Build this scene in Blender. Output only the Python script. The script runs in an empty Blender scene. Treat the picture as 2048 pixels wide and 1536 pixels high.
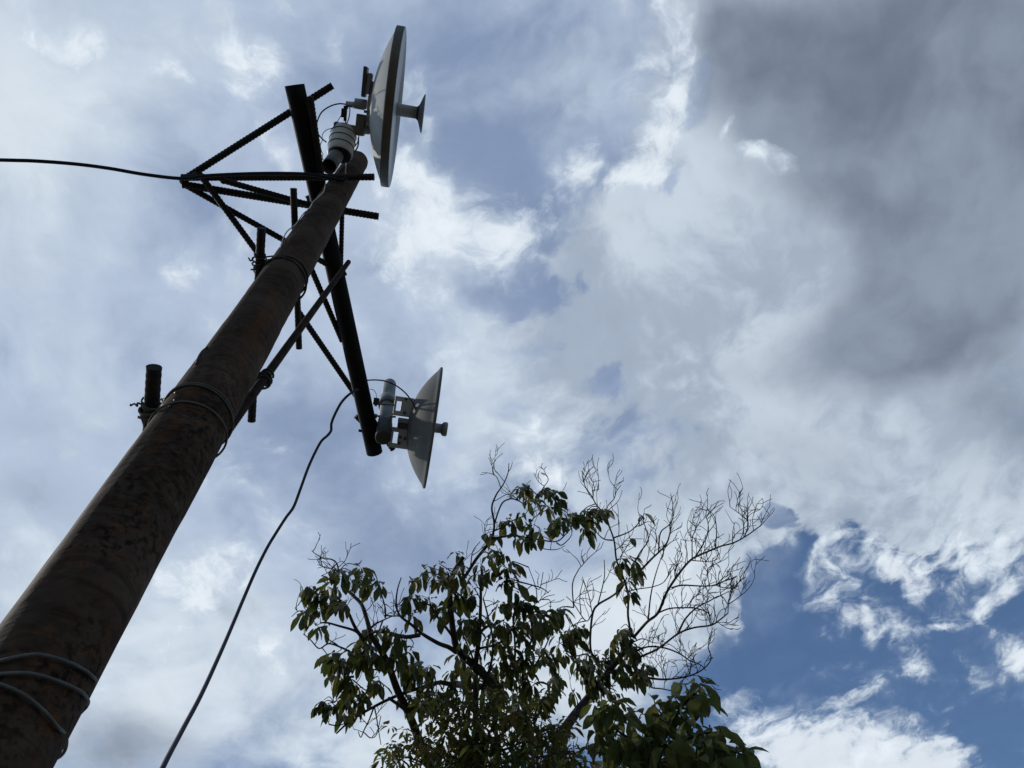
import bpy, bmesh, math, random
import numpy as np
from mathutils import Vector, Matrix, noise as mnoise

random.seed(7)
C = bpy.context.scene.collection
scene = bpy.context.scene

# ------------------------------------------------------------------ camera
FPX = 1538.0                       # focal length in pixels of a 2048 x 1536 frame (26 mm equivalent)
EYE = Vector((0.0, 0.0, 1.6))
_u = Vector(((866 - 1024) / FPX, (768 - 81) / FPX, -1.0)).normalized()   # zenith seen from the camera
_f = Vector((0, 0, -1.0))
_y = (_f - _u * _f.dot(_u)).normalized()
_x = _y.cross(_u)
CAM = Matrix((_x, _y, _u))         # camera to world rotation
cam_data = bpy.data.cameras.new("camera")
cam = bpy.data.objects.new("camera", cam_data)
C.objects.link(cam)
cam_data.sensor_width = 36.0
cam_data.lens = 36.0 * FPX / 2048.0
cam_data.clip_start = 0.02
cam_data.clip_end = 5000
cam.matrix_world = Matrix.Translation(EYE) @ CAM.to_4x4()
scene.camera = cam

scene.view_settings.view_transform = 'Standard'
scene.view_settings.look = 'None'
scene.view_settings.gamma = 1
scene.view_settings.exposure = 0
scene.cycles.max_bounces = 6
scene.cycles.transparent_max_bounces = 8


def ray(px, py):
    return (CAM @ Vector(((px - 1024) / FPX, (768 - py) / FPX, -1.0))).normalized()


def at_d(px, py, d):               # the point seen at a pixel, at a distance from the eye
    return EYE + ray(px, py) * d


def at_z(px, py, z):               # the point seen at a pixel, at a height above the eye
    r = ray(px, py)
    return EYE + r * (z / r.z)


# ------------------------------------------------------------------ sun
SUN = (CAM @ Vector((-0.750, 0.066, -0.658))).normalized()     # direction towards the sun
sun_data = bpy.data.lights.new("sun", 'SUN')
sun_data.energy = 2.2
sun_data.angle = math.radians(1.6)
sun_data.color = (1.0, 0.95, 0.87)
sun = bpy.data.objects.new("sun", sun_data)
C.objects.link(sun)
sun.rotation_euler = SUN.to_track_quat('Z', 'Y').to_euler()

# ------------------------------------------------------------------ sky: clear blue with a layer of clouds
world = bpy.data.worlds.new("World")
scene.world = world
world.use_nodes = True
NT = world.node_tree
NT.nodes.clear()


def nd(t, **kw):
    n = NT.nodes.new(t)
    for k, v in kw.items():
        setattr(n, k, v)
    return n


def lk(a, b):
    NT.links.new(a, b)


def setin(sock, v):
    if hasattr(v, 'is_output'):
        lk(v, sock)
    else:
        sock.default_value = v


def mth(op, a, b=0.0, c=0.0, clamp=False):
    n = nd('ShaderNodeMath', operation=op, use_clamp=clamp)
    for i, v in enumerate((a, b, c)):
        setin(n.inputs[i], v)
    return n.outputs[0]


def vmth(op, a, b):
    n = nd('ShaderNodeVectorMath', operation=op)
    setin(n.inputs[0], a)
    setin(n.inputs[1], b)
    return n.outputs[0]


def vscale(a, s):
    n = nd('ShaderNodeVectorMath', operation='SCALE')
    setin(n.inputs[0], a)
    setin(n.inputs['Scale'], s)
    return n.outputs[0]


def nz(vec, scale, detail=6, rough=0.55, dist=0.0, color=False, lac=2.0):
    n = nd('ShaderNodeTexNoise', noise_dimensions='2D')
    setin(n.inputs['Vector'], vec)
    n.inputs['Scale'].default_value = scale
    n.inputs['Detail'].default_value = detail
    n.inputs['Roughness'].default_value = rough
    n.inputs['Lacunarity'].default_value = lac
    n.inputs['Distortion'].default_value = dist
    return n.outputs['Color' if color else 'Fac']


def puffs(vec, scale, detail=4, rough=0.5):
    n = nd('ShaderNodeTexVoronoi', voronoi_dimensions='2D', feature='SMOOTH_F1', normalize=True)
    setin(n.inputs['Vector'], vec)
    n.inputs['Scale'].default_value = scale
    n.inputs['Detail'].default_value = detail
    n.inputs['Roughness'].default_value = rough
    n.inputs['Smoothness'].default_value = 0.35
    return n.outputs['Distance']


def step(v, lo, hi, smooth=True):
    n = nd('ShaderNodeMapRange', interpolation_type='SMOOTHSTEP' if smooth else 'LINEAR')
    setin(n.inputs['Value'], v)
    n.inputs['From Min'].default_value = lo
    n.inputs['From Max'].default_value = hi
    return n.outputs['Result']


def mixc(f, a, b):
    n = nd('ShaderNodeMix', data_type='RGBA')
    setin(n.inputs['Factor'], f)
    setin(n.inputs['A'], a)
    setin(n.inputs['B'], b)
    return n.outputs['Result']


def lin(r, g, b, k=10.0):
    f = lambda c: ((c / 255) / 12.92 if c / 255 <= 0.04045 else ((c / 255 + 0.055) / 1.055) ** 2.4) * k
    return (f(r), f(g), f(b), 1.0)


geo = nd('ShaderNodeTexCoord')
sep = nd('ShaderNodeSeparateXYZ')
lk(geo.outputs['Generated'], sep.inputs[0])
zc = mth('MAXIMUM', sep.outputs['Z'], 0.10)
comb = nd('ShaderNodeCombineXYZ')
lk(mth('DIVIDE', sep.outputs['X'], zc), comb.inputs['X'])
lk(mth('DIVIDE', sep.outputs['Y'], zc), comb.inputs['Y'])
P0 = comb.outputs[0]                                  # position on a flat cloud layer overhead

half = (0.5, 0.5, 0.5)
W1 = vscale(vmth('SUBTRACT', nz(P0, 3.2, 5, 0.55, color=True), half), 0.13)
P1 = vmth('ADD', P0, W1)
W2 = vscale(vmth('SUBTRACT', nz(P1, 13.0, 7, 0.62, color=True), half), 0.045)
P2 = vmth('ADD', P1, W2)
WS = vscale(vmth('SUBTRACT', nz(P0, 5.0, 4, 0.5, color=True), half), 0.16)
PS = vmth('ADD', P0, WS)                              # a gentler warp for the soft layers


def plane_pt(px, py):
    r = ray(px, py)
    return np.array((r.x / r.z, r.y / r.z))


def blobs(vec, lst, bias=0.0):
    """sum of soft elliptical cloud masses; each is given where and how large it stands in the sky"""
    acc = bias
    for cx, cy, rx, ry, ang, w in lst:
        c0 = plane_pt(cx, cy)
        J = np.stack((plane_pt(cx + 1, cy) - c0, plane_pt(cx, cy + 1) - c0), axis=1)
        a = math.radians(ang)
        A = J @ np.array(((math.cos(a), -math.sin(a)), (math.sin(a), math.cos(a)))) @ np.diag((rx, ry))
        U, S, _ = np.linalg.svd(A)
        m = nd('ShaderNodeMapping', vector_type='TEXTURE')
        lk(vec, m.inputs['Vector'])
        m.inputs['Location'].default_value = (c0[0], c0[1], 0)
        m.inputs['Rotation'].default_value = (0, 0, math.atan2(U[1, 0], U[0, 0]))
        m.inputs['Scale'].default_value = (S[0], S[1], 1)
        g = nd('ShaderNodeTexGradient', gradient_type='SPHERICAL')
        lk(m.outputs[0], g.inputs[0])
        acc = mth('MULTIPLY_ADD', g.outputs['Fac'], w, acc)
    return acc


sky = nd('ShaderNodeTexSky', sky_type='NISHITA')
sky.sun_disc = False
sky.sun_elevation = math.asin(SUN.z)
sky.sun_rotation = math.atan2(SUN.x, SUN.y)
sky.altitude = 100
sky.air_density = 1.0
sky.dust_density = 0.6
sky.ozone_density = 1.6
NISH = sky.outputs[0]
DEEP = [(930, 220, 420, 260, 15, -0.55), (1000, 330, 300, 200, 0, -0.25), (1010, 590, 200, 120, 0, -0.3), (430, 400, 260, 120, 30, -0.25), (480, 880, 420, 260, -40, -0.12), (880, 1080, 260, 200, 0, -0.3), (60, 300, 500, 500, 0, 0.3), (150, 1300, 500, 400, 0, 0.3)]
# masses of cloud: (x, y, radius, radius, turn, weight)
VEIL = [(300, 350, 1100, 800, 0, 1.6), (350, 1150, 900, 700, 0, 1.5), (1000, 650, 900, 650, 0, 1.2),
        (1000, 150, 900, 500, 0, 0.9), (1700, 350, 900, 700, 0, 1.6), (1250, 1150, 420, 330, 0, 0.9),
        (950, 230, 320, 200, 20, -0.45), (1085, 1100, 150, 110, 0, -0.45), (900, 1080, 200, 140, 0, -0.1),
        (2048, 950, 300, 260, 0, 0.8)]
SOFT = [(1130, 1380, 300, 200, 0, 0.9), (900, 1480, 260, 200, 0, 0.6), (60, 250, 520, 420, 0, 1.0), (330, 1350, 420, 330, 0, 1.0), (0, 1130, 230, 170, 0, 0.6),
        (150, 690, 330, 170, 10, 0.45), (720, 1500, 330, 260, 0, 0.7), (1300, 1150, 330, 260, 0, 1.1), (1120, 130, 260, 150, 0, 0.5),
        (1080, 880, 230, 150, 0, 0.7), (930, 720, 150, 150, 0, 0.5), (900, 480, 260, 170, 30, 0.45), (1010, 590, 90, 60, 0, -0.5), (1185, 775, 70, 60, 0, -0.7), (1085, 1105, 150, 120, 0, -1.0), (1540, 1200, 100, 170, 0, -0.6), (480, 420, 260, 130, 30, -0.2)]
SHEET = [(1420, 640, 470, 360, 0, 1.3), (1700, 650, 520, 500, 0, 1.3), (1180, 640, 230, 260, 0, 0.6),
         (1640, 980, 420, 170, 0, 0.9), (1930, 1000, 330, 190, 0, 1.0), (1310, 1130, 260, 220, 0, 1.1), (1300, 300, 130, 220, 15, 0.35),
         (1700, 150, 520, 380, 0, 1.5), (1080, 880, 170, 160, 0, 0.6), (1400, 1240, 140, 140, 0, 0.4),
         (1040, 590, 90, 60, 20, -0.7), (1150, 580, 60, 35, 0, -0.6), (1185, 775, 65, 60, 0, -1.1),
         (1400, 210, 40, 130, 10, -1.2), (1365, 400, 55, 70, 20, -1.0), (1085, 1105, 140, 115, 0, -1.2),
         (1545, 1025, 60, 35, 10, -1.5), (1100, 200, 200, 200, 0, -0.6), (1700, 1060, 60, 40, 10, -0.4), (1560, 1210, 90, 150, 0, -0.9), (1480, 1380, 130, 90, 0, -0.5)]
DARK = [(1760, 140, 470, 330, 0, 1.15), (1980, 380, 330, 480, 0, 1.15), (1740, 690, 210, 170, -15, 1.1),
        (1860, 560, 240, 250, -30, 0.9), (2030, 870, 180, 180, 0, 0.5), (1930, 790, 200, 150, 0, 0.2), (1530, 170, 210, 160, 0, 0.6),
        (1460, 50, 130, 100, 0, 0.5), (1640, 400, 200, 200, 0, 0.35), (1480, 760, 160, 90, 0, 0.25),
        (1600, 900, 220, 80, 0, 0.25), (90, 985, 190, 80, 10, 0.36), (270, 1490, 240, 120, 0, 0.75), (430, 1225, 110, 70, 0, 0.3), (60, 840, 160, 60, 0, 0.2), (1560, 760, 150, 220, 20, 0.2),
        (40, 560, 60, 60, 0, 0.1)]
WISP = [(110, 60, 210, 70, 12, 0.6), (200, 95, 100, 50, 30, 0.5), (140, 180, 110, 80, 0, 0.35),
        (365, 165, 100, 34, 42, 0.6), (500, 125, 100, 95, 0, 0.75), (485, 195, 45, 60, 0, 0.6),
        (550, 300, 80, 50, 60, 0.55), (375, 525, 50, 75, -20, 0.7), (415, 510, 55, 36, 40, 0.55), (462, 498, 40, 20, 20, 0.5),
        (860, 400, 150, 105, 30, 0.8), (955, 470, 210, 130, 25, 0.75), (830, 325, 55, 75, -30, 0.55), (1050, 440, 110, 110, 0, 0.5),
        (805, 500, 110, 95, 0, 0.7), (850, 580, 100, 75, 30, 0.75), (770, 470, 60, 60, 0, 0.3),
        (1335, 55, 52, 115, -8, 0.75), (1350, 175, 66, 125, 0, 0.8), (1315, 310, 75, 115, 25, 0.8), (1275, 140, 48, 32, 20, 0.75),
        (1150, 350, 58, 90, 20, 1.0), (1270, 385, 100, 45, -10, 0.8), (1345, 385, 30, 26, 0, 0.7),
        (1547, 318, 68, 36, 8, 0.9), (1466, 262, 40, 22, -45, 0.8),
        (930, 720, 110, 100, 0, 0.45), (1075, 870, 130, 110, 0, 0.55), (1095, 945, 90, 60, 0, 0.6), (940, 970, 120, 60, 0, 0.35),
        (1650, 1150, 66, 120, 25, 0.62), (1800, 1135, 105, 80, 15, 0.85), (1845, 1185, 55, 65, 0, 0.5),
        (1750, 1250, 140, 62, 25, 0.75), (1825, 1340, 62, 44, 25, 0.75), (1700, 1090, 120, 55, -20, 0.4),
        (2000, 1200, 95, 30, -40, 1.0), (1890, 1255, 70, 14, -10, 0.6), (2055, 1320, 60, 55, 0, 1.2),
        (1730, 1545, 260, 135, 0, 1.6), (1610, 1525, 150, 90, 0, 0.8), (1880, 1515, 100, 65, 0, 0.8),
        (1690, 1395, 95, 30, -20, 0.9), (1985, 1085, 180, 100, 10, 0.85), (1490, 1450, 110, 100, 0, 0.7), (1560, 1060, 60, 40, 0, 0.3),
        (370, 1190, 105, 100, 0, 0.9), (480, 1140, 80, 85, 0, 0.75), (505, 1300, 85, 65, 0, 1.1), (300, 1290, 90, 60, 0, 0.5), (105, 1075, 80, 40, 0, 0.5),
        (640, 1510, 160, 70, 0, 0.5), (20, 1130, 70, 70, 0, 0.4), (430, 1420, 100, 80, 0, 0.25), (1700, 880, 90, 30, 15, 0.2), (1800, 960, 60, 60, -30, 0.3)]

nA = nz(P1, 6.0, 9, 0.56, 0.15)
nB = nz(P2, 8.0, 10, 0.64, 0.2)
nD = nz(P1, 24.0, 9, 0.62, 0.25)
nC = nz(PS, 2.6, 6, 0.5)
cA = mth('SUBTRACT', nA, 0.5)
cB = mth('SUBTRACT', nB, 0.5)
cC = mth('SUBTRACT', nC, 0.5)
cD = mth('SUBTRACT', nD, 0.5)

nE = nz(P1, 3.4, 6, 0.48)
cE = mth('SUBTRACT', nE, 0.5)
pf = mth('SUBTRACT', 0.42, puffs(P2, 15.0, 5, 0.55))          # rounded cauliflower lumps
blue = vmth('MULTIPLY', NISH, (0.92, 1.06, 1.17))
vf = mth('MULTIPLY_ADD', cA, 0.35, mth('MULTIPLY_ADD', cC, 0.5, blobs(PS, VEIL, 0.0)))
vl = mth('ADD', mth('MULTIPLY_ADD', cA, 0.6, nC), blobs(PS, DEEP, 0.0))
col = mixc(mth('MULTIPLY', step(vf, 0.0, 0.75), 0.96), blue, mixc(step(vl, 0.10, 0.62), lin(133, 152, 183), lin(180, 195, 217)))
sh = mth('ADD', mth('MULTIPLY', pf, 0.5), mth('ADD', mth('MULTIPLY', cD, 0.9), mth('MULTIPLY_ADD', cA, 1.2, blobs(P1, SHEET, 0.0))))
shc = mixc(step(mth('MULTIPLY_ADD', cD, 0.4, mth('MULTIPLY_ADD', cA, 0.8, nE)), 0.28, 0.70), lin(164, 178, 196), lin(198, 210, 222))
col = mixc(mth('MULTIPLY', step(sh, 0.18, 0.62), 0.94), col, shc)
sf = mth('ADD', mth('MULTIPLY', pf, 0.5), mth('ADD', mth('MULTIPLY', cC, 0.5), mth('MULTIPLY_ADD', cA, 1.0, blobs(P1, SOFT, 0.0))))
col = mixc(mth('MULTIPLY', step(sf, 0.0, 0.92), 0.88), col, mixc(step(sf, 0.4, 1.1), lin(197, 211, 225), lin(218, 228, 237)))
dk = mth('ADD', mth('MULTIPLY', cD, 0.35), mth('ADD', mth('MULTIPLY', cA, 0.6), mth('MULTIPLY_ADD', cC, 0.4, blobs(P1, DARK, 0.0))))
dkc = mixc(step(mth('MULTIPLY_ADD', cA, 0.45, nE), 0.30, 0.72), lin(106, 118, 135), lin(138, 151, 169))
col = mixc(mth('MULTIPLY', step(dk, 0.05, 0.9), 0.97), col, dkc)
WB = blobs(P2, WISP, 0.0)
wn = mth('ADD', mth('MULTIPLY', pf, 1.1), mth('ADD', mth('MULTIPLY', cB, 1.7), mth('MULTIPLY', cD, 1.7)))
wf = mth('MULTIPLY_ADD', wn, mth('MULTIPLY', WB, 2.6, clamp=True), mth('SUBTRACT', WB, 0.10))
wa = step(wf, 0.0, 0.95)
col = mixc(mth('MULTIPLY', wa, 0.86), col, mixc(step(wf, 0.35, 1.25), lin(203, 216, 230), lin(232, 240, 247)))
fine = mth('MULTIPLY_ADD', cD, 0.13, mth('MULTIPLY_ADD', cA, 0.10, mth('MULTIPLY_ADD', pf, 0.07, 1.0)))
col = vscale(col, fine)
SKYCOL = col

bg = nd('ShaderNodeBackground')
lk(SKYCOL, bg.inputs['Color'])
bg.inputs['Strength'].default_value = 0.1
wo = nd('ShaderNodeOutputWorld')
lk(bg.outputs[0], wo.inputs['Surface'])
world.cycles.sampling_method = 'MANUAL'
world.cycles.sample_map_resolution = 256

# ------------------------------------------------------------------ helpers
def tag(o, label=None, cat=None, group=None, kind=None):
    for k, v in (('label', label), ('category', cat), ('group', group), ('kind', kind)):
        if v:
            o[k] = v
    return o


def empty(name, loc):
    o = bpy.data.objects.new(name, None)
    o.empty_display_size = 0.1
    o.location = loc
    C.objects.link(o)
    return o


class MB:
    """collects tubes, boxes and lathes in world space and links them as one mesh object"""

    def __init__(self):
        self.v, self.f, self.sm = [], [], []

    def add(self, vs, fs, smooth=True):
        n = len(self.v)
        self.v += [tuple(p) for p in vs]
        for q in fs:
            self.f.append(tuple(i + n for i in q))
            self.sm.append(smooth)

    def tube(self, pts, rad, n=8, caps=True):
        pts = [Vector(p) for p in pts]
        m = len(pts)
        if not hasattr(rad, '__len__'):
            rad = [rad] * m
        vs, fs = [], []
        nrm = None
        for i in range(m):
            t = (pts[min(i + 1, m - 1)] - pts[max(i - 1, 0)])
            if t.length < 1e-9:
                t = Vector((0, 0, 1))
            t.normalize()
            if nrm is None:
                nrm = t.orthogonal().normalized()
            else:
                nrm = nrm - t * nrm.dot(t)
                nrm = nrm.normalized() if nrm.length > 1e-6 else t.orthogonal().normalized()
            b = t.cross(nrm)
            for k in range(n):
                a = 2 * math.pi * k / n
                vs.append(pts[i] + (nrm * math.cos(a) + b * math.sin(a)) * rad[i])
        for i in range(m - 1):
            for k in range(n):
                k2 = (k + 1) % n
                fs.append((i * n + k, i * n + k2, (i + 1) * n + k2, (i + 1) * n + k))
        self.add(vs, fs, True)
        if caps:
            self.add(vs[:n], [tuple(range(n - 1, -1, -1))], False)
            self.add(vs[-n:], [tuple(range(n))], False)

    def hollow(self, a, b, r, wall=0.004, n=40, rows=2):
        """an open pipe with a wall, the bore visible at both ends"""
        a, b = Vector(a), Vector(b)
        t = (b - a).normalized()
        u = t.orthogonal().normalized()
        w = t.cross(u)
        ring = lambda c, rr: [c + (u * math.cos(2 * math.pi * k / n) + w * math.sin(2 * math.pi * k / n)) * rr for k in range(n)]
        loops = [ring(a.lerp(b, i / (rows - 1)), r) for i in range(rows)] + [ring(b, r - wall), ring(a, r - wall)]
        vs = [p for l in loops for p in l]
        L = len(loops)
        fs = []
        for i in range(L):
            j = (i + 1) % L
            for k in range(n):
                k2 = (k + 1) % n
                fs.append((i * n + k, i * n + k2, j * n + k2, j * n + k))
        self.add(vs, fs, True)

    def box(self, c, ex, ey, ez, bev=0.0):
        """box with half-extent vectors; edges bevelled by a smaller inner frame"""
        bm = bmesh.new()
        c = Vector(c)
        ex, ey, ez = Vector(ex), Vector(ey), Vector(ez)
        L = (ex.length, ey.length, ez.length)
        bmesh.ops.create_cube(bm, size=2.0)
        for v in bm.verts:
            v.co = Vector((v.co.x * L[0], v.co.y * L[1], v.co.z * L[2]))
        if bev > 0:
            bmesh.ops.bevel(bm, geom=bm.edges[:], offset=min(bev, min(L) * 0.8), segments=2, affect='EDGES', profile=0.5)
        M = Matrix((ex.normalized(), ey.normalized(), ez.normalized())).transposed()
        vs = [c + M @ v.co for v in bm.verts]
        bm.verts.index_update()
        fs = [tuple(v.index for v in f.verts) for f in bm.faces]
        bm.free()
        self.add(vs, fs, False)

    def lathe(self, o, ax, prof, n=64, ref=None):
        """prof = [(distance along the axis, radius)]"""
        o, ax = Vector(o), Vector(ax).normalized()
        u = ax.orthogonal().normalized() if ref is None else (ref - ax * ref.dot(ax)).normalized()
        w = ax.cross(u)
        vs = []
        for d, r in prof:
            for k in range(n):
                a = 2 * math.pi * k / n
                vs.append(o + ax * d + (u * math.cos(a) + w * math.sin(a)) * r)
        fs = []
        for i in range(len(prof) - 1):
            for k in range(n):
                k2 = (k + 1) % n
                fs.append((i * n + k, i * n + k2, (i + 1) * n + k2, (i + 1) * n + k))
        self.add(vs, fs, True)

    def build(self, name, mat, parent=None, loc=None, fix=True):
        """loc: where the object's origin goes (a top-level mesh stands at its base)"""
        base = Vector((0, 0, 0)) if loc is None else Vector(loc)
        if parent is not None:
            base = Vector(parent.location)
        me = bpy.data.meshes.new(name)
        me.from_pydata([tuple(Vector(p) - base) for p in self.v], [], self.f)
        me.polygons.foreach_set('use_smooth', self.sm)
        me.update()
        if fix:
            bm = bmesh.new()
            bm.from_mesh(me)
            bmesh.ops.recalc_face_normals(bm, faces=bm.faces[:])
            bm.to_mesh(me)
            bm.free()
        o = bpy.data.objects.new(name, me)
        me.materials.append(mat)
        C.objects.link(o)
        if parent is not None:
            # parts keep their thing's origin; sub-parts too
            o.parent = parent
            o.location = (0, 0, 0)
            o['_base'] = 1
            del o['_base']
        else:
            o.location = base
        return o


def sub(mb, name, mat, part, root):
    """a sub-part: child of a part, whose mesh is written about the thing's origin"""
    o = mb.build(name, mat, root)
    o.parent = part
    return o


def spline(pts, k=6):
    """Catmull-Rom through the points"""
    P = [Vector(p) for p in pts]
    if len(P) < 3:
        return P
    Q = [P[0] * 2 - P[1]] + P + [P[-1] * 2 - P[-2]]
    out = []
    for i in range(1, len(Q) - 2):
        a, b, c, d = Q[i - 1:i + 3]
        for j in range(k):
            t = j / k
            out.append(0.5 * ((2 * b) + (c - a) * t + (2 * a - 5 * b + 4 * c - d) * t * t + (3 * b - a - 3 * c + d) * t ** 3))
    out.append(P[-1])
    return out


# ------------------------------------------------------------------ materials
def mat_base(name):
    m = bpy.data.materials.new(name)
    m.use_nodes = True
    t = m.node_tree
    return m, t, t.nodes['Principled BSDF']


def mnode(t, kind, **kw):
    n = t.nodes.new(kind)
    for k, v in kw.items():
        setattr(n, k, v)
    return n


def mnoise_tex(t, scale, detail=5, rough=0.6, vec=None, stretch=None):
    tc = mnode(t, 'ShaderNodeTexCoord')
    src = tc.outputs['Object']
    if stretch:
        mp = mnode(t, 'ShaderNodeMapping')
        mp.inputs['Scale'].default_value = stretch
        t.links.new(src, mp.inputs[0])
        src = mp.outputs[0]
    n = mnode(t, 'ShaderNodeTexNoise')
    n.inputs['Scale'].default_value = scale
    n.inputs['Detail'].default_value = detail
    n.inputs['Roughness'].default_value = rough
    t.links.new(src, n.inputs['Vector'])
    return n.outputs['Fac']


def ramp(t, fac, stops):
    r = mnode(t, 'ShaderNodeValToRGB')
    while len(r.color_ramp.elements) < len(stops):
        r.color_ramp.elements.new(0.5)
    for e, (p, c) in zip(r.color_ramp.elements, stops):
        e.position = p
        e.color = (*c, 1)
    t.links.new(fac, r.inputs[0])
    return r.outputs[0]


def mixrgb(t, fac, a, b):
    n = mnode(t, 'ShaderNodeMix', data_type='RGBA')
    for s, v in (('Factor', fac), ('A', a), ('B', b)):
        if hasattr(v, 'is_output'):
            t.links.new(v, n.inputs[s])
        else:
            n.inputs[s].default_value = v if s == 'Factor' else (*v, 1)
    return n.outputs['Result']


def bump(t, b, height, strength=0.4, dist=0.004):
    n = mnode(t, 'ShaderNodeBump')
    n.inputs['Strength'].default_value = strength
    n.inputs['Distance'].default_value = dist
    t.links.new(height, n.inputs['Height'])
    t.links.new(n.outputs[0], b.inputs['Normal'])


def simple(name, c1, c2, scale=30, rough=0.6, metal=0.0, bmp=0.15, spec=0.5, stretch=None):
    m, t, b = mat_base(name)
    f = mnoise_tex(t, scale, stretch=stretch)
    t.links.new(ramp(t, f, [(0.35, c1), (0.68, c2)]), b.inputs['Base Color'])
    b.inputs['Roughness'].default_value = rough
    b.inputs['Metallic'].default_value = metal
    b.inputs['Specular IOR Level'].default_value = spec
    if bmp:
        bump(t, b, f, bmp, 0.002)
    return m


def pole_material():
    m, t, b = mat_base('rusty_pole')
    base = mnoise_tex(t, 9, 7, 0.62)
    col = ramp(t, base, [(0.32, (0.020, 0.010, 0.006)), (0.5, (0.052, 0.029, 0.017)), (0.70, (0.110, 0.074, 0.052))])
    streak = mnoise_tex(t, 30, 6, 0.65, stretch=(1, 1, 3.5))
    col = mixrgb(t, ramp(t, streak, [(0.40, (0, 0, 0)), (0.62, (0.75, 0.75, 0.75))]), col, (0.070, 0.048, 0.034))
    orange = mnoise_tex(t, 52, 6, 0.72)
    col = mixrgb(t, ramp(t, orange, [(0.54, (0, 0, 0)), (0.72, (0.42, 0.42, 0.42))]), col, (0.200, 0.070, 0.015))
    # flaking rust spots, thick on the lower part of the pole and thin above
    spots = mnoise_tex(t, 105, 5, 0.62)
    patch = mnoise_tex(t, 8, 5, 0.6)
    tc = mnode(t, 'ShaderNodeTexCoord')
    sx = mnode(t, 'ShaderNodeSeparateXYZ')
    t.links.new(tc.outputs['Object'], sx.inputs[0])
    wob = mnode(t, 'ShaderNodeMath', operation='MULTIPLY_ADD')
    t.links.new(patch, wob.inputs[0])
    wob.inputs[1].default_value = 1.1
    t.links.new(sx.outputs['Z'], wob.inputs[2])
    mr = mnode(t, 'ShaderNodeMapRange')
    t.links.new(wob.outputs[0], mr.inputs['Value'])
    for k_, v_ in (('From Min', 3.55), ('From Max', 3.15), ('To Min', 0.10), ('To Max', 0.85)):
        mr.inputs[k_].default_value = v_
    mul = mnode(t, 'ShaderNodeMath', operation='MULTIPLY')
    t.links.new(ramp(t, spots, [(0.47, (0, 0, 0)), (0.60, (1, 1, 1))]), mul.inputs[0])
    t.links.new(ramp(t, patch, [(0.36, (0, 0, 0)), (0.56, (1, 1, 1))]), mul.inputs[1])
    mul2 = mnode(t, 'ShaderNodeMath', operation='MULTIPLY')
    t.links.new(mul.outputs[0], mul2.inputs[0])
    t.links.new(mr.outputs[0], mul2.inputs[1])
    col = mixrgb(t, mul2.outputs[0], col, (0.010, 0.006, 0.005))
    # faint rings and run marks
    ringn = mnoise_tex(t, 5, 4, 0.6, stretch=(1, 1, 14))
    col = mixrgb(t, ramp(t, ringn, [(0.55, (0, 0, 0)), (0.68, (0.55, 0.55, 0.55))]), col, (0.022, 0.012, 0.008))
    runs = mnoise_tex(t, 22, 4, 0.6, stretch=(1, 1, 0.09))
    col = mixrgb(t, ramp(t, runs, [(0.56, (0, 0, 0)), (0.70, (0.45, 0.45, 0.45))]), col, (0.120, 0.050, 0.018))
    t.links.new(col, b.inputs['Base Color'])
    b.inputs['Roughness'].default_value = 0.78
    b.inputs['Specular IOR Level'].default_value = 0.03
    bump(t, b, streak, 0.35, 0.003)
    return m


M_POLE = pole_material()
M_REBAR = simple('dark_rebar', (0.010, 0.009, 0.009), (0.030, 0.022, 0.018), 40, 0.75, 0.0, 0.4, 0.3)
M_REBAR_BROWN = simple('brown_rebar', (0.022, 0.012, 0.009), (0.055, 0.032, 0.023), 30, 0.85, 0.0, 0.4, 0.1)
M_PIPE = simple('black_pipe', (0.006, 0.006, 0.006), (0.013, 0.012, 0.012), 25, 0.75, 0.0, 0.15, 0.12)
M_GALV = simple('galvanised_steel', (0.42, 0.43, 0.45), (0.54, 0.55, 0.57), 22, 0.45, 0.0, 0.1)
M_GALVDARK = simple('weathered_galvanised_steel', (0.11, 0.115, 0.105), (0.20, 0.205, 0.19), 26, 0.6, 0.0, 0.15)
M_WHITE = simple('white_coating', (0.36, 0.36, 0.345), (0.45, 0.45, 0.435), 9, 0.45, 0.0, 0.03)
M_GREYDISH_PLAIN = simple('grey_coating', (0.13, 0.134, 0.134), (0.175, 0.18, 0.176), 8, 0.45, 0.0, 0.03)
M_CLAMP = simple('white_plastic', (0.52, 0.52, 0.51), (0.62, 0.62, 0.61), 12, 0.5, 0.0, 0.05)


def dish_material(name, c1, c2, dirt):
    m, t, b = mat_base(name)
    f = mnoise_tex(t, 9, 5, 0.6)
    col = ramp(t, f, [(0.35, c1), (0.68, c2)])
    st = mnoise_tex(t, 16, 6, 0.65, stretch=(1, 1, 0.16))
    col = mixrgb(t, ramp(t, st, [(0.50, (0, 0, 0)), (0.72, (0.35, 0.35, 0.35))]), col, dirt)
    sp = mnoise_tex(t, 70, 3, 0.6)
    col = mixrgb(t, ramp(t, sp, [(0.62, (0, 0, 0)), (0.70, (0.5, 0.5, 0.5))]), col, dirt)
    t.links.new(col, b.inputs['Base Color'])
    b.inputs['Roughness'].default_value = 0.72
    b.inputs['Specular IOR Level'].default_value = 0.25
    bump(t, b, f, 0.04, 0.002)
    return m


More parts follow.
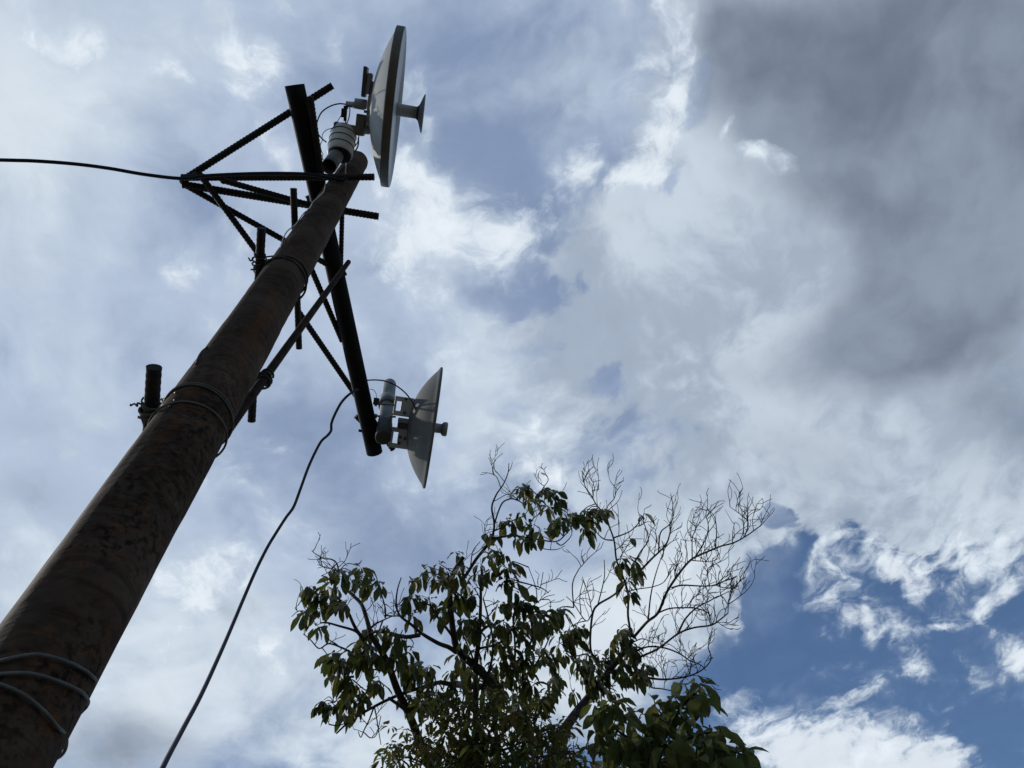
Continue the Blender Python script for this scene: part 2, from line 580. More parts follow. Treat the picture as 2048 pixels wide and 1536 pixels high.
M_GREYDISH = dish_material('dusty_grey_shell', (0.105, 0.108, 0.108), (0.14, 0.144, 0.141), (0.075, 0.08, 0.07))
M_WHITESHELL = dish_material('dusty_white_shell', (0.37, 0.37, 0.355), (0.46, 0.46, 0.445), (0.24, 0.225, 0.195))
M_DARKSTEEL = simple('dark_steel', (0.035, 0.038, 0.034), (0.075, 0.078, 0.07), 24, 0.7, 0.0, 0.2, 0.2)
M_COLLAR = simple('shaded_collar', (0.075, 0.062, 0.05), (0.13, 0.112, 0.092), 14, 0.7, 0.0, 0.05)  # the shade on the rim band is put into its dark brown
M_PLASTIC = simple('grey_plastic', (0.22, 0.23, 0.245), (0.29, 0.30, 0.315), 12, 0.5, 0.0, 0.02)
M_DARKPL = simple('dark_plastic', (0.035, 0.037, 0.045), (0.055, 0.058, 0.066), 14, 0.5, 0.0, 0.02)
M_BLACK = simple('black_rubber', (0.010, 0.010, 0.012), (0.020, 0.020, 0.022), 30, 0.55, 0.0, 0.05)
M_CABLE = simple('blue_black_cable', (0.010, 0.012, 0.022), (0.020, 0.022, 0.034), 60, 0.7, 0.0, 0.03, 0.2)
M_CABLEGREY = simple('dark_grey_cable', (0.026, 0.027, 0.038), (0.045, 0.046, 0.060), 60, 0.75, 0.0, 0.03, 0.2)
M_WIRE = simple('galvanised_wire', (0.08, 0.077, 0.07), (0.14, 0.135, 0.12), 60, 0.65, 0.0, 0.0, 0.2)
M_WIREDARK = simple('rusty_wire', (0.020, 0.017, 0.015), (0.045, 0.036, 0.030), 60, 0.6, 0.2, 0.0)
M_WIREWHITE = simple('white_wire', (0.42, 0.41, 0.38), (0.60, 0.58, 0.55), 50, 0.6, 0.0, 0.0)

# ------------------------------------------------------------------ ground
def ground():
    m, t, b = mat_base('ground_grass')
    f = mnoise_tex(t, 0.8, 8, 0.65)
    t.links.new(ramp(t, f, [(0.35, (0.052, 0.052, 0.030)), (0.52, (0.090, 0.080, 0.058)), (0.7, (0.135, 0.110, 0.084))]), b.inputs['Base Color'])
    b.inputs['Roughness'].default_value = 0.95
    bm = bmesh.new()
    rings = [0.0, 1, 2, 3.5, 5, 8, 12, 20, 40, 80, 200, 600, 2000]
    prev = None
    for r in rings:
        cur = []
        for k in range(48):
            a = 2 * math.pi * k / 48
            p = Vector((r * math.cos(a), r * math.sin(a), 0))
            p.z = 0.05 * mnoise.noise(p * 0.4) * min(1, r / 3) + (1.5 * mnoise.noise(p * 0.01) * max(0, (r - 30)) / 200 if r > 30 else 0)
            cur.append(bm.verts.new(p))
            if r == 0:
                break
        if prev is not None:
            for k in range(48):
                k2 = (k + 1) % 48
                if len(prev) == 1:
                    bm.faces.new((prev[0], cur[k], cur[k2]))
                else:
                    bm.faces.new((prev[k], cur[k], cur[k2], prev[k2]))
        prev = cur
    me = bpy.data.meshes.new('ground')
    bm.to_mesh(me)
    bm.free()
    me.materials.append(m)
    o = bpy.data.objects.new('ground', me)
    o['kind'] = 'structure'
    C.objects.link(o)


ground()

# ------------------------------------------------------------------ the rusty pole
PR, PH = 0.046, 0.587
PAZ = math.radians(-47.75)
PC = Vector((PH * math.sin(PAZ), PH * math.cos(PAZ), 0))       # the pole's axis (from the eye, in plan)
PDIR = PC.normalized()                                         # away from the eye
PTAN = Vector((PDIR.y, -PDIR.x, 0))                            # to the right of it


def el_tan(px, py):
    r = ray(px, py)
    return r.z / math.hypot(r.x, r.y)


POLE_TOP = (PH - PR) * el_tan(719, 301) + 1.6


def pole():
    n, rows = 72, 220
    vs, fs = [], []
    for i in range(rows + 1):
        z = -0.3 + (POLE_TOP + 0.3) * i / rows
        for k in range(n):
            a = 2 * math.pi * k / n
            d = Vector((math.cos(a), math.sin(a), 0))
            q = Vector((d.x * 3, d.y * 3, z * 5))
            rr = PR + 0.0014 * mnoise.noise(q) + 0.0007 * mnoise.noise(q * 4) + 0.0004 * mnoise.noise(q * 11)
            vs.append((d.x * rr, d.y * rr, z))
    for i in range(rows):
        for k in range(n):
            k2 = (k + 1) % n
            fs.append((i * n + k, i * n + k2, (i + 1) * n + k2, (i + 1) * n + k))
    mb = MB()
    mb.add(vs, fs)
    top = [(math.cos(2 * math.pi * k / n), math.sin(2 * math.pi * k / n)) for k in range(n)]
    v2 = [(c * PR, s * PR, POLE_TOP) for c, s in top] + [(c * (PR - .004), s * (PR - .004), POLE_TOP) for c, s in top] + \
         [(c * (PR - .004), s * (PR - .004), POLE_TOP - 0.5) for c, s in top]
    f2 = []
    for i in range(2):
        for k in range(n):
            k2 = (k + 1) % n
            f2.append((i * n + k, i * n + k2, (i + 1) * n + k2, (i + 1) * n + k))
    f2.append(tuple(range(3 * n - 1, 2 * n - 1, -1)))
    mb.add(v2, f2, True)
    base = Vector((PC.x, PC.y, 0))
    mb.v = [tuple(Vector(p) + base) for p in mb.v]
    o = mb.build('steel_pole', M_POLE, None, base, fix=False)
    tag(o, 'tall round steel pole with mottled rust, carrying the black cross pipe', 'pole')


pole()


def side_of_pole(p, q):
    """signed distance in plan from the pole's axis to the line pq, positive beyond it"""
    d = (q - p)
    d.z = 0
    d.normalize()
    w = PC - (p - EYE)
    w.z = 0
    perp = w - d * w.dot(d)
    return -perp.dot(PDIR) / max(1e-6, perp.length) * perp.length if perp.length > 0 else 0.0


def z_past_pole(a, b, off):
    """height above the eye at which the level line seen through pixels a, b passes the pole's axis at offset off"""
    lo, hi = 0.3, 5.0
    for _ in range(60):
        z = (lo + hi) / 2
        p, q = at_z(*a, z), at_z(*b, z)
        d = (q - p)
        d.normalize()
        w = (p - EYE) - PC
        w.z = 0
        perp = w - d * w.dot(d)
        s = perp.length * (1 if perp.dot(PDIR) > 0 else -1)
        if s < off:
            lo = z
        else:
            hi = z
    return z


def rebar_mesh(mb, p, q, r, pitch=0.0125, n=10, rib=0.075):
    """a ribbed reinforcing bar"""
    p, q = Vector(p), Vector(q)
    L = (q - p).length
    m = max(2, int(L / (pitch / 4)))
    pts, rad = [], []
    for i in range(m + 1):
        t = i / m
        ph = (t * L / pitch) % 1.0
        pts.append(p.lerp(q, t))
        rad.append(r * (1 + rib if ph < 0.45 else 1 - rib * .4))
    mb.tube(pts, rad, n)


# ------------------------------------------------------------------ the black cross pipe and its welded rebar frame
XR = 0.0325
XA, XB = (589, 170), (749, 905)
ZX = z_past_pole(XA, XB, PR + XR)
root = empty('cross_pipe', at_z(655, 430, ZX))
tag(root, 'long black cross pipe behind the rusty pole with a rebar triangle welded on', 'cross arm')
mb = MB()
mb.hollow(at_z(*XA, ZX), at_z(*XB, ZX), XR, 0.005, 48, 24)
mb.build('pipe', M_PIPE, root)


def bar_z(name, a, b, za, zb, r=0.0115, mat=M_REBAR, parent=root):
    mb = MB()
    rebar_mesh(mb, at_z(*a, za), at_z(*b, zb), r)
    o = mb.build(name, mat, parent)
    return o


ZD = z_past_pole((365, 354), (748, 354), -(PR + 0.013))
ZE = z_past_pole((367, 368), (757, 433), PR + 0.012)
ZU = ZX - XR - 0.012                      # under the pipe
ZT = ZX + XR + 0.012                      # over the pipe
bar_z('rebar_brace', (366, 360), (665, 171), ZX - 0.02, ZT)
bar_z('rebar_brace', (364, 355), (748, 354), ZX - 0.035, ZD)
bar_z('rebar_brace', (366, 369), (757, 433), ZX - 0.03, ZE, 0.0125)
bar_z('rebar_brace', (447, 361), (622, 411), ZD + 0.02, ZE, 0.0105)
bar_z('rebar_brace', (374, 372), (655, 529), ZX - 0.03, ZX - 0.03, 0.0105)
bar_z('rebar_brace', (397, 345), (517, 508), ZX - 0.05, ZX - 0.12, 0.0105)
bar_z('rebar_brace', (620, 193), (648, 392), ZX - 0.03, ZX - 0.02, 0.0115)
bar_z('rebar_brace', (684, 428), (681, 560), ZX + 0.02, ZX + 0.02, 0.0085)
bar_z('rebar_brace', (617, 525), (685, 683), ZX + 0.01, ZX + 0.0, 0.0105)
bar_z('rebar_brace', (596, 622), (786, 899), ZT + 0.01, ZT + 0.01, 0.0115)
bar_z('stub_bar', (712, 832), (760, 880), ZT, ZT, 0.0105)
bar_z('stub_bar', (617, 391), (630, 425), ZX + 0.02, ZX + 0.02, 0.012)
for a_, b_, z_, r_ in (((717, 861), (740, 864), ZX, .006), ((676, 552), (692, 546), ZU + .01, .009)):
    mb = MB()
    mb.tube([at_z(*a_, z_), at_z(*b_, z_)], r_, 8)
    mb.build('bolt', M_REBAR, root)
# weld beads where the bars meet at the tip
for px, py, dz, r in ((368, 361, -.025, .017), (392, 352, -.035, .014), (447, 361, -.03, .013), (600, 211, .015, .02), (640, 396, -.02, .018)):
    c = at_z(px, py, ZX + dz)
    mb = MB()
    mb.lathe(c - Vector((0, 0, r)), (0, 0, 1), [(0, 0.001), (r * .3, r * .75), (r, r), (r * 1.7, r * .75), (2 * r, 0.001)], 10)
    mb.build('weld_bead', M_REBAR, root)

# the brown diagonal brace from the pole up to the pipe
p_hi = at_z(697, 524, ZX - XR - 0.016)
rr_ = ray(446, 871)
hd = PH + 0.010
p_lo = EYE + rr_ * ((PH + 0.065) / math.hypot(rr_.x, rr_.y))
mb = MB()
rebar_mesh(mb, p_hi, p_lo, 0.0080, 0.0105, 10, 0.10)
o = mb.build('diagonal_rod', M_REBAR_BROWN, None, p_lo)
tag(o, 'brown ribbed rod slanting from the pole up across the black pipe', 'rod')
# binding wire round the rod where it meets the rung
mb = MB()
c = min((p_lo.lerp(p_hi, i / 200) for i in range(200)), key=lambda q: ((q - EYE).normalized() - ray(527, 757)).length)
ax = (p_hi - p_lo).normalized()
u = ax.orthogonal().normalized()
w = ax.cross(u)
pts = []
for i in range(90):
    a = i / 90 * 2 * math.pi * 5
    pts.append(c + ax * (0.03 * (i / 90 - .5) + .006 * math.sin(a * .7)) + (u * math.cos(a) + w * math.sin(a)) * (0.0125 + .003 * math.sin(a * 1.3)))
mb.tube(pts, 0.0022, 6)
o = mb.build('binding_wire', M_WIREDARK, None, c)
tag(o, 'dark wire wound tightly round the lower end of the brown rod', 'wire')


def on_pole(px, py, off=0.002):
    """the point on the pole's near surface seen at a pixel (or the tangent point beside it)"""
    r = ray(px, py)
    h = math.hypot(r.x, r.y)
    d = Vector((r.x / h, r.y / h, 0))
    b = d.dot(PC)
    disc = b * b - (PC.length_squared - (PR + off) ** 2)
    t = b - math.sqrt(disc) if disc > 0 else b
    return EYE + r * (t / h)


# ------------------------------------------------------------------ rungs wired to the pole
def rung(a, b, r, label, z=None):
    z = z_past_pole(a, b, PR + r) if z is None else z
    p, q = at_z(*a, z), at_z(*b, z)
    mb = MB()
    rebar_mesh(mb, p, q, r, 0.0125, 14, 0.03)
    o = mb.build('rung', M_REBAR, None, (p + q) / 2)
    tag(o, label, 'rung', 'ribbed bars tied across the pole')
    return z


ZR1 = rung((587, 377), (598, 697), 0.0092, 'thin black rung crossing behind the pole nearest the black pipe')
ZR2 = rung((523, 456), (503, 842), 0.0095, 'black rung behind the pole whose lower end hangs under the brown rod')
ZR3 = rung((308, 734), (296, 935), 0.0118, 'thick short black rung sticking up left of the pole, nearest the ground', 1.18)


def ring(mb, z, rad, r=0.0022, tilt=0.0, bulge=0.0, ang=0.0, turns=1.0, start=0.0, rise=0.0):
    """a turn of wire about the pole; tilt lifts one side, bulge lets it stand off on one side"""
    pts = []
    m = int(72 * turns)
    for i in range(m + 1):
        a = start + 2 * math.pi * turns * i / m
        d = Vector((math.cos(a), math.sin(a), 0))
        s = max(0.0, math.cos(a - ang)) ** 3
        pts.append(EYE + PC + d * (rad + bulge * s) + Vector((0, 0, z + tilt * math.cos(a - ang) + rise * i / m)))
    mb.tube(pts, r, 6, False)


RIGHT = math.atan2(PTAN.y, PTAN.x)


def front_z(px, py, rad=PR):
    return (PH - rad) * el_tan(px, py)


# upper tie, beside the second rung
mb = MB()
z = front_z(566, 508)
ring(mb, z - .010, PR + .002, .0024, -0.012, 0.004, RIGHT)
ring(mb, z + .012, PR + .002, .0024, 0.006, 0.0, RIGHT)
def knot(mb, pq, z, rad, turns, seed, r):
    """wire wound tightly round a rung, with twisted ends sticking out"""
    rn = random.Random(seed)
    pa_, pb_ = at_z(*pq[0], z), at_z(*pq[1], z)
    ax = (pb_ - pa_).normalized()
    u = ax.orthogonal().normalized()
    w = ax.cross(u)
    m = int(turns * 22)
    pts = []
    for i in range(m + 1):
        a = i / 22 * 2 * math.pi
        k = rad * (1 + .22 * math.sin(a * .37 + seed))
        pts.append(pa_.lerp(pb_, i / m) + (u * math.cos(a) + w * math.sin(a)) * k + ax * (.006 * math.sin(a * .9)))
    mb.tube(pts, r, 6)
    for s in (1, -1):
        e = pa_.lerp(pb_, .5 + .3 * s) + u * rad * s
        q = [e]
        for k in range(5):
            q.append(q[-1] + Vector((rn.uniform(-.006, .006), rn.uniform(-.006, .006), rn.uniform(-.006, .006))) + u * s * .001)
        mb.tube(spline(q, 4), r, 6)


knot(mb, ((519, 508), (516, 540)), ZR2, .0125, 5, 3, .0019)
for (a_, b_) in (((519, 530), (546, 512)), ((520, 536), (548, 518)), ((512, 535), (516, 556))):
    pa, pb = at_z(*a_, ZR2), on_pole(*b_, .002)
    if b_[0] < 530:
        pb = at_z(b_[0], b_[1], ZR2)
    mb.tube(spline([pa, (pa + pb) / 2 + Vector((-.006, -.006, .004)), pb], 5), .0018, 6)
o = mb.build('tie_wire', M_WIREDARK, None, EYE + PC + Vector((0, 0, z)))
tag(o, 'dark wire tie looped round the pole below the rebar triangle', 'wire tie', 'wire ties round the pole')
# middle tie at the third rung
mb = MB()
z = front_z(408, 772)
ring(mb, z + .004, PR + .0016, .0015, -0.004, 0.0, RIGHT)
ring(mb, z - .002, PR + .0016, .0015, -0.006, 0.002, RIGHT)
ring(mb, z - .050, PR + .0016, .0015, 0.006, 0.003, RIGHT)
knot(mb, ((303, 800), (298, 838)), ZR3, .0140, 6, 8, .0016)
for (a_, b_) in (((318, 801), (352, 785)), ((316, 815), (350, 800)), ((316, 822), (340, 812))):
    pa, pb = at_z(*a_, ZR3), on_pole(*b_, .002)
    mb.tube(spline([pa, (pa + pb) / 2 + Vector((0, 0, .003)), pb], 5), .0016, 6)
o = mb.build('tie_wire', M_WIRE, None, EYE + PC + Vector((0, 0, z)))
tag(o, 'grey wire wrapped round the pole above the dark rust patch, tying the thick rung', 'wire tie', 'wire ties round the pole')
mb = MB()
P = [at_z(288, 806, ZR3), at_z(284, 826, ZR3), at_z(288, 840, ZR3), at_z(296, 862, ZR3 - .01), at_z(305, 885, ZR3 + .01)]
mb.tube(spline(P, 5), .0042, 8)
o = mb.build('hook', M_REBAR, None, P[2])
tag(o, 'small dark bent hook at the foot of the thick rung left of the pole', 'hook')
# lowest tie: three slack turns that stand off on the right
mb = MB()
TURNS = ([(-40, 1335), (0, 1322), (70, 1309), (130, 1322), (168, 1340), (186, 1354)], [(192, 1362), (187, 1374), (174, 1386)]), \
        ([(-50, 1356), (0, 1348), (60, 1347), (112, 1361), (150, 1377), (166, 1387)], [(175, 1398), (176, 1408), (168, 1419), (150, 1432)]), \
        ([(-60, 1352), (0, 1368), (50, 1391), (92, 1426), (116, 1455)], [(129, 1468), (133, 1486), (126, 1507), (103, 1521)])
for front, loose in TURNS:
    q = [on_pole(x, y, .0035) for x, y in front]
    for i, (x, y) in enumerate(loose):
        e = on_pole(x, y, .0035) - EYE
        q.append(EYE + e * (1 + 0.02 * (i + 1) + (.03 if i == len(loose) - 1 else 0)))
    back = EYE + PC + PDIR * (PR + .006)
    back.z = (q[0].z + q[-1].z) / 2
    lft = EYE + PC - PTAN * (PR + .003) + PDIR * .01
    lft.z = q[0].z
    mb.tube(spline(q + [EYE + PC + PDIR * (PR + .004) + PTAN * .03 + Vector((0, 0, q[-1].z - EYE.z)), back], 7), .00145, 7)
    mb.tube(spline([q[0], lft, back], 6), .00145, 7)
o = mb.build('tie_wire', M_WIRE, None, q[3])
tag(o, 'lowest wire tie, three slack turns of grey wire standing off the pole', 'wire tie', 'wire ties round the pole')


# thin wires that run down the pole
mb = MB()
P1w = [on_pole(*p) for p in ((693, 318), (692, 330), (691, 343), (692, 356))]
mb.tube(spline(P1w, 5), .0022, 6)
o = mb.build('thin_wire', M_WIREWHITE, None, P1w[0])
tag(o, 'short white wire hanging over the top of the rusty pole', 'wire')
mb = MB()
P2w = [at_z(651, 366, ZX - .06)] + [on_pole(*p) for p in ((648, 382), (637, 394), (626, 404), (619, 417), (606, 428), (592, 448), (575, 462), (566, 478), (560, 497))]
mb.tube(spline(P2w, 5), .0016, 6)
o = mb.build('thin_wire', M_WIREWHITE, None, P2w[1])
tag(o, 'pale thin wire winding down the left edge of the rusty pole from the black pipe', 'wire')
mb = MB()
P3w = [on_pole(*p) for p in ((415, 694), (404, 703), (396, 716), (392, 728))]
mb.tube(spline(P3w, 5), .0016, 6)
o = mb.build('thin_wire', M_WIREDARK, None, P3w[0])
tag(o, 'short bent wire standing off the left edge of the pole above the thick rung', 'wire')

# cable that comes in from the left along the rebar
mb = MB()
q = [(-700, 300), (-300, 312), (0, 320), (70, 322), (150, 328), (220, 337), (290, 349), (365, 357)]
P = [at_z(x, y, ZD - .02) for x, y in q] + [at_z(x, y, ZD - .022) for x, y in ((420, 351), (520, 347), (610, 348), (650, 354), (680, 360), (688, 359), (692, 355))]
mb.tube(spline(P, 8), .0058, 8)
o = mb.build('cable', M_CABLE, None, P[7])
tag(o, 'blue black cable coming in from the left along the rebar tip', 'cable')

# ------------------------------------------------------------------ dish antennas on stub pipes
CAMR = CAM.col[0].to_3d() if hasattr(CAM.col[0], 'to_3d') else Vector(CAM.col[0])
CAMU = Vector(CAM.col[1])


def frame_at(cx, cy, dist, top, bot, tilt):
    """the dish's centre, its axis (to the right), its chord (up) and the third axis, from how it stands"""
    o = at_d(cx, cy, dist)
    v = ray(cx, cy)
    a, b = ray(*top), ray(*bot)
    up = (a - b)
    up = (up - v * up.dot(v)).normalized()
    ax = v.cross(up)                      # to the right as seen from the eye
    if ax.dot(CAMR) < 0:
        ax = -ax
    t = math.radians(tilt)
    ax2 = (ax * math.cos(t) - v * math.sin(t)).normalized()
    dep = ax2.cross(up).normalized()
    if dep.dot(v) < 0:
        dep = -dep                        # away from the eye
    D = 2 * dist * math.tan(a.angle(b) / 2)
    return o, ax2, up, dep, D


def vertical_pipe(px, py, z, ptop, r, name, mat, parent, drop=0.08, lean=None):
    p = at_z(px, py, z)
    h = math.hypot(p.x, p.y)
    zt = h * el_tan(*ptop)
    a = Vector((p.x, p.y, EYE.z + z - drop))
    b = Vector((p.x, p.y, EYE.z + zt))
    if lean is not None:
        b += lean
    mb = MB()
    mb.hollow(a, b, r, 0.004, 40, 8)
    mb.build(name, mat, parent)
    return a, b


# ---- upper dish: deep white reflector with a broad rim band
e0 = (ZX + .30) / ray(787, 218).z
O, A, U, W, DIA = frame_at(787, 218, e0, (803, 58), (771, 377), 3.2)
R = DIA / 2
K = e0 / FPX                          # metres per pixel there
root = empty('dish_antenna', O)
tag(root, 'larger white dish antenna with a broad rim band, above the top of the rusty pole', 'dish', 'dish antennas on the cross pipe')
dpt = 36 * K
col_w = 13 * K
mb = MB()
prof = [(-dpt - col_w * .5, 0.002)]
for i in range(1, 25):
    t = i / 24
    prof.append((-dpt * (1 - t ** 2) - col_w * .5, R * 0.985 * t))
for i in range(24, 0, -1):
    t = i / 24
    prof.append((-(dpt) * (1 - t ** 2) - col_w * .5 + .004, R * 0.97 * t))
prof.append((-dpt - col_w * .5 + .004, 0.002))
mb.lathe(O, A, prof, 96)
refl = mb.build('reflector', M_WHITESHELL, root)
mb = MB()
mb.lathe(O, A, [(-col_w * .6, R * .975), (-col_w * .6, R), (-col_w * .52, R * 1.006), (col_w * .44, R * 1.006), (col_w * .5, R), (col_w * .5, R * .975), (-col_w * .6, R * .975)], 96)
mb.build('rim_band', M_COLLAR, root)
mb = MB()
mb.lathe(O, A, [(col_w * .505, R * 1.0), (col_w * .56, R * 1.004), (col_w * .60, R * .99), (col_w * .60, R * .96), (col_w * .50, R * .95), (col_w * .50, .004), (col_w * .44, .004), (col_w * .44, R * .97)], 96)
mb.build('front_cover', M_WHITE, root)
# feed: tube, dark joint, conical sub-reflector
mb = MB()
f0, f1, f2 = -dpt * .9, 43 * K, 54 * K
mb.lathe(O, A, [(f0, .001), (f0, 11.5 * K), (f1, 11.0 * K), (f1, .001)], 32)
feed = mb.build('feed_tube', M_WHITE, root)
mb = MB()
mb.lathe(O, A, [(f1, 11.4 * K), (f1 + 2 * K, 12.5 * K), (f1 + 5 * K, 17 * K), (f1 + 5 * K, 9 * K), (f1, 9 * K)], 32)
sub(mb, 'feed_joint', M_BLACK, feed, root)
mb = MB()
mb.lathe(O, A, [(f1 + 4 * K, .001), (f1 + 4 * K, 15 * K), (f2, 34.5 * K), (f2 + 2.2 * K, 35 * K), (f2 + 2.2 * K, .001)], 48)
sub(mb, 'subreflector', M_PLASTIC, feed, root)


def loc(x, y, w=0.0):
    """point on the dish's own frame from its offset in the sky (px right, px down), w metres further away"""
    dx, dy = (x - 787) * K, (y - 218) * K
    # undo the rim's slant: chord and axis are nearly the picture's up and right
    R_ = (CAMR - ray(787, 218) * CAMR.dot(ray(787, 218))).normalized()
    D_ = ray(787, 218).cross(R_)
    if D_.dot(CAMU) > 0:
        D_ = -D_
    return O + R_ * dx + D_ * dy + ray(787, 218) * w


_v = ray(787, 218)
R_up = (CAMR - _v * CAMR.dot(_v)).normalized()
D_up = R_up.cross(_v)
if D_up.dot(CAMU) < 0:
    D_up = -D_up
# stub pipe on the cross pipe
pa = at_z(658, 333, ZX + 0.02)
pb = loc(684, 291, -.01)
mb = MB()
mb.hollow(pa, pb, 0.0265, .003, 40, 6)
mb.build('stub_pipe', M_GALVDARK, root)
ax_p = (pb - pa).normalized()
# white clamp body with three cable bands; its underside's shade is put in as a black disc
cb = loc(690, 276, -.045)
ax_c = (pb - pa).normalized()
side = (D_up * .92 + R_up * .20)
ax_c = (side.normalized() * .70 + ray(787, 218) * .714).normalized()
LC = 31 * K
mb = MB()
mb.lathe(cb, ax_c, [(-LC, 18 * K), (-LC, 21.5 * K), (-LC * .9, 23 * K), (LC * .5, 23.5 * K), (LC * .9, 22 * K), (LC, 18 * K), (LC, .001)], 40)
clamp = mb.build('clamp_body', M_CLAMP, root)
mb = MB()
mb.lathe(cb, ax_c, [(-LC - 2 * K, .001), (-LC - 2 * K, 18 * K), (-LC - 1 * K, 20.5 * K), (-LC * 1.0, 21.5 * K), (-LC, .001)], 40)
sub(mb, 'clamp_underside_shade', M_BLACK, clamp, root)
for dz in (-.42, .08, .55):
    mb = MB()
    u_ = ax_c.orthogonal().normalized()
    w_ = ax_c.cross(u_)
    pts = [cb + ax_c * (LC * dz + .003 * math.sin(i / 40 * 2 * math.pi)) + (u_ * math.cos(i / 40 * 2 * math.pi) + w_ * math.sin(i / 40 * 2 * math.pi)) * 23.7 * K for i in range(41)]
    mb.tube(pts, .9 * K, 6, False)
    sub(mb, 'cable_band', M_BLACK, clamp, root)
# horizontal bracket plate and the upright bracket
ex, ey, ez = A * K, U * K, W * K
mb = MB()
mb.box(loc(699, 249), ex * 22, ey * 4.5 - ex * .6, ez * 16, .002)
mb.box(loc(681, 246), ex * 3, ey * 6, ez * 9, .002)
mb.build('bracket_arm', M_GALVDARK, root)
mb = MB()
mb.box(loc(725, 246), ex * 8, ey * 19, ez * 17, .003)
up_ = mb.build('bracket', M_GALVDARK, root)
mb = MB()
mb.box(loc(738, 246, .02), ex * 5, ey * 17, ez * 10, .003)
mb.box(loc(743, 222, .0), ex * 4.5, ey * 27, ez * 14, .003)
mb.lathe(loc(748, 222), A, [(-2 * K, .001), (-2 * K, 26 * K), (5 * K, 30 * K), (9 * K, 30 * K), (9 * K, .001)], 32)
mb.box(loc(747, 194, -.02), ex * 3.2, ey * 24, ez * 8, .002)
mb.box(loc(744, 176, -.03), ex * 7, ey * 4, ez * 6, .002)
mb.build('hub_plate', M_GALV, root)
for yy in (208, 222, 236, 250):
    mb = MB()
    mb.lathe(loc(733, yy, -.03), A, [(0, .001), (0, 2.6 * K), (5 * K, 2.6 * K), (5 * K, .001)], 6)
    mb.build('bracket_bolt', M_GALVDARK, root)
# radio unit lying along the top (two thin slabs and fins) and the cylinder behind it
mb = MB()
mb.box(loc(738, 172, -.03), ex * 3.4, ey * 26, ez * 20, .003)
rad = mb.build('radio_unit', M_DARKPL, root)
mb = MB()
mb.box(loc(745, 175, -.03), ex * 4.0, ey * 18 + ex * 1.5, ez * 17, .004)
mb.box(loc(749, 166, -.03), ex * 2, ey * 9, ez * 13, .002)
sub(mb, 'radio_back', M_PLASTIC, rad, root)
mb = MB()
mb.lathe(loc(701, 209, -.02), A, [(0, .001), (0, 5.0 * K), (12 * K, 5.5 * K), (12 * K, 6 * K), (34 * K, 6 * K), (34 * K, .001)], 24)
mb.lathe(loc(717, 207, -.02), A, [(0, .001), (0, 8.0 * K), (14 * K, 8.5 * K), (22 * K, 8.5 * K), (22 * K, .001)], 24)
mb.build('waveguide', M_PLASTIC, root)
mb = MB()
mb.box(loc(697, 225, -.03), ex * 5, ey * 8, ez * 5, .002)
mb.box(loc(698, 236, -.03), ex * 2.6, ey * 3, ez * 3, .001)
mb.box(loc(701, 215, -.03), ex * 4, ey * 2.5, ez * 3, .001)
mb.build('connector', M_BLACK, root)
mb = MB()
mb.tube(spline([loc(698, 238, -.03), loc(699, 243, -.03), loc(697, 248, -.03), loc(690, 252, -.03)], 5), 1.2 * K, 6)
mb.tube(spline([loc(708, 214, -.03), loc(707, 226, -.03), loc(704, 236, -.03), loc(699, 246, -.03)], 5), 1.0 * K, 6)
mb.build('lead', M_BLACK, root)
mb = MB()
mb.tube(spline([loc(x, y, -.04) for x, y in ((702, 210), (690, 209), (674, 213), (657, 224), (647, 243), (647, 258), (653, 268), (662, 276))], 6), 1.25 * K, 8)
o = mb.build('loop_cable', M_BLACK, None, loc(702, 210, -.04))
tag(o, 'thin black cable in a round loop left of the larger dish', 'cable')
mb = MB()
mb.tube(spline([loc(x, y, -.035) for x, y in ((720, 268), (719, 280), (714, 290), (706, 296), (697, 298), (690, 300))], 6), 1.4 * K, 8)
mb.tube(spline([loc(x, y, -.03) for x, y in ((716, 252), (721, 262), (718, 276), (708, 288))], 6), 1.0 * K, 8)
mb.build('lead', M_BLACK, root)
mb = MB()
mb.tube(spline([loc(x, y, -.05) for x, y in ((692, 229), (684, 240), (676, 250), (664, 254), (656, 262), (655, 272), (651, 280), (652, 291), (654, 296), (653, 304), (660, 309), (690, 309), (692, 303))], 6), .7 * K, 6)
o = mb.build('thin_wire', M_WIREDARK, None, loc(656, 262, -.05))
tag(o, 'fine dark wire dangling beside the white clamp of the larger dish', 'wire')

# ---- lower dish: grey shallow bowl with a turned-over lip and a short feed
e1 = (ZX + .04) / ray(866, 855).z
O, A, U, W, DIA = frame_at(866, 855, e1, (884.5, 734), (849, 976), -1.0)
R = DIA / 2
K = e1 / FPX / (ray(866, 855).dot(-Vector(CAM.col[2])))
K = DIA / math.hypot(35.5, 242)
CX, CY = 866, 855
root = empty('dish_antenna', O)
tag(root, 'smaller grey bowl dish with knobbed feed at the low end of the cross pipe', 'dish', 'dish antennas on the cross pipe')
dpt = 44 * K
mb = MB()
out, inn = [], []
for i in range(0, 29):
    t = i / 28
    if t < .93:
        d = -dpt * (1 - (t / .93) ** 2.25) - 7 * K
    else:
        q = (t - .93) / .07
        d = -7 * K + 5 * K * q
    out.append((d, max(.001, R * t)))
lip = [(-.5 * K, R * 1.003), (1.5 * K, R * .998), (2.2 * K, R * .985)]
inn = [(d + 2.2 * K, r * .985) for d, r in reversed(out)]
mb.lathe(O, A, out + lip + inn, 96)
mb.build('reflector', M_GREYDISH, root)
mb = MB()
mb.lathe(O, A, [(-dpt * .9, .001), (-dpt * .9, 10.5 * K), (17 * K, 9.5 * K), (17 * K, .001)], 32)
feed = mb.build('feed_tube', M_PLASTIC, root)
mb = MB()
mb.lathe(O, A, [(16 * K, .001), (16 * K, 9 * K), (19 * K, 13 * K), (22 * K, 14.4 * K), (27 * K, 14.4 * K), (29 * K, 12.5 * K), (29 * K, .001)], 32)
sub(mb, 'feed_cap', M_PLASTIC, feed, root)
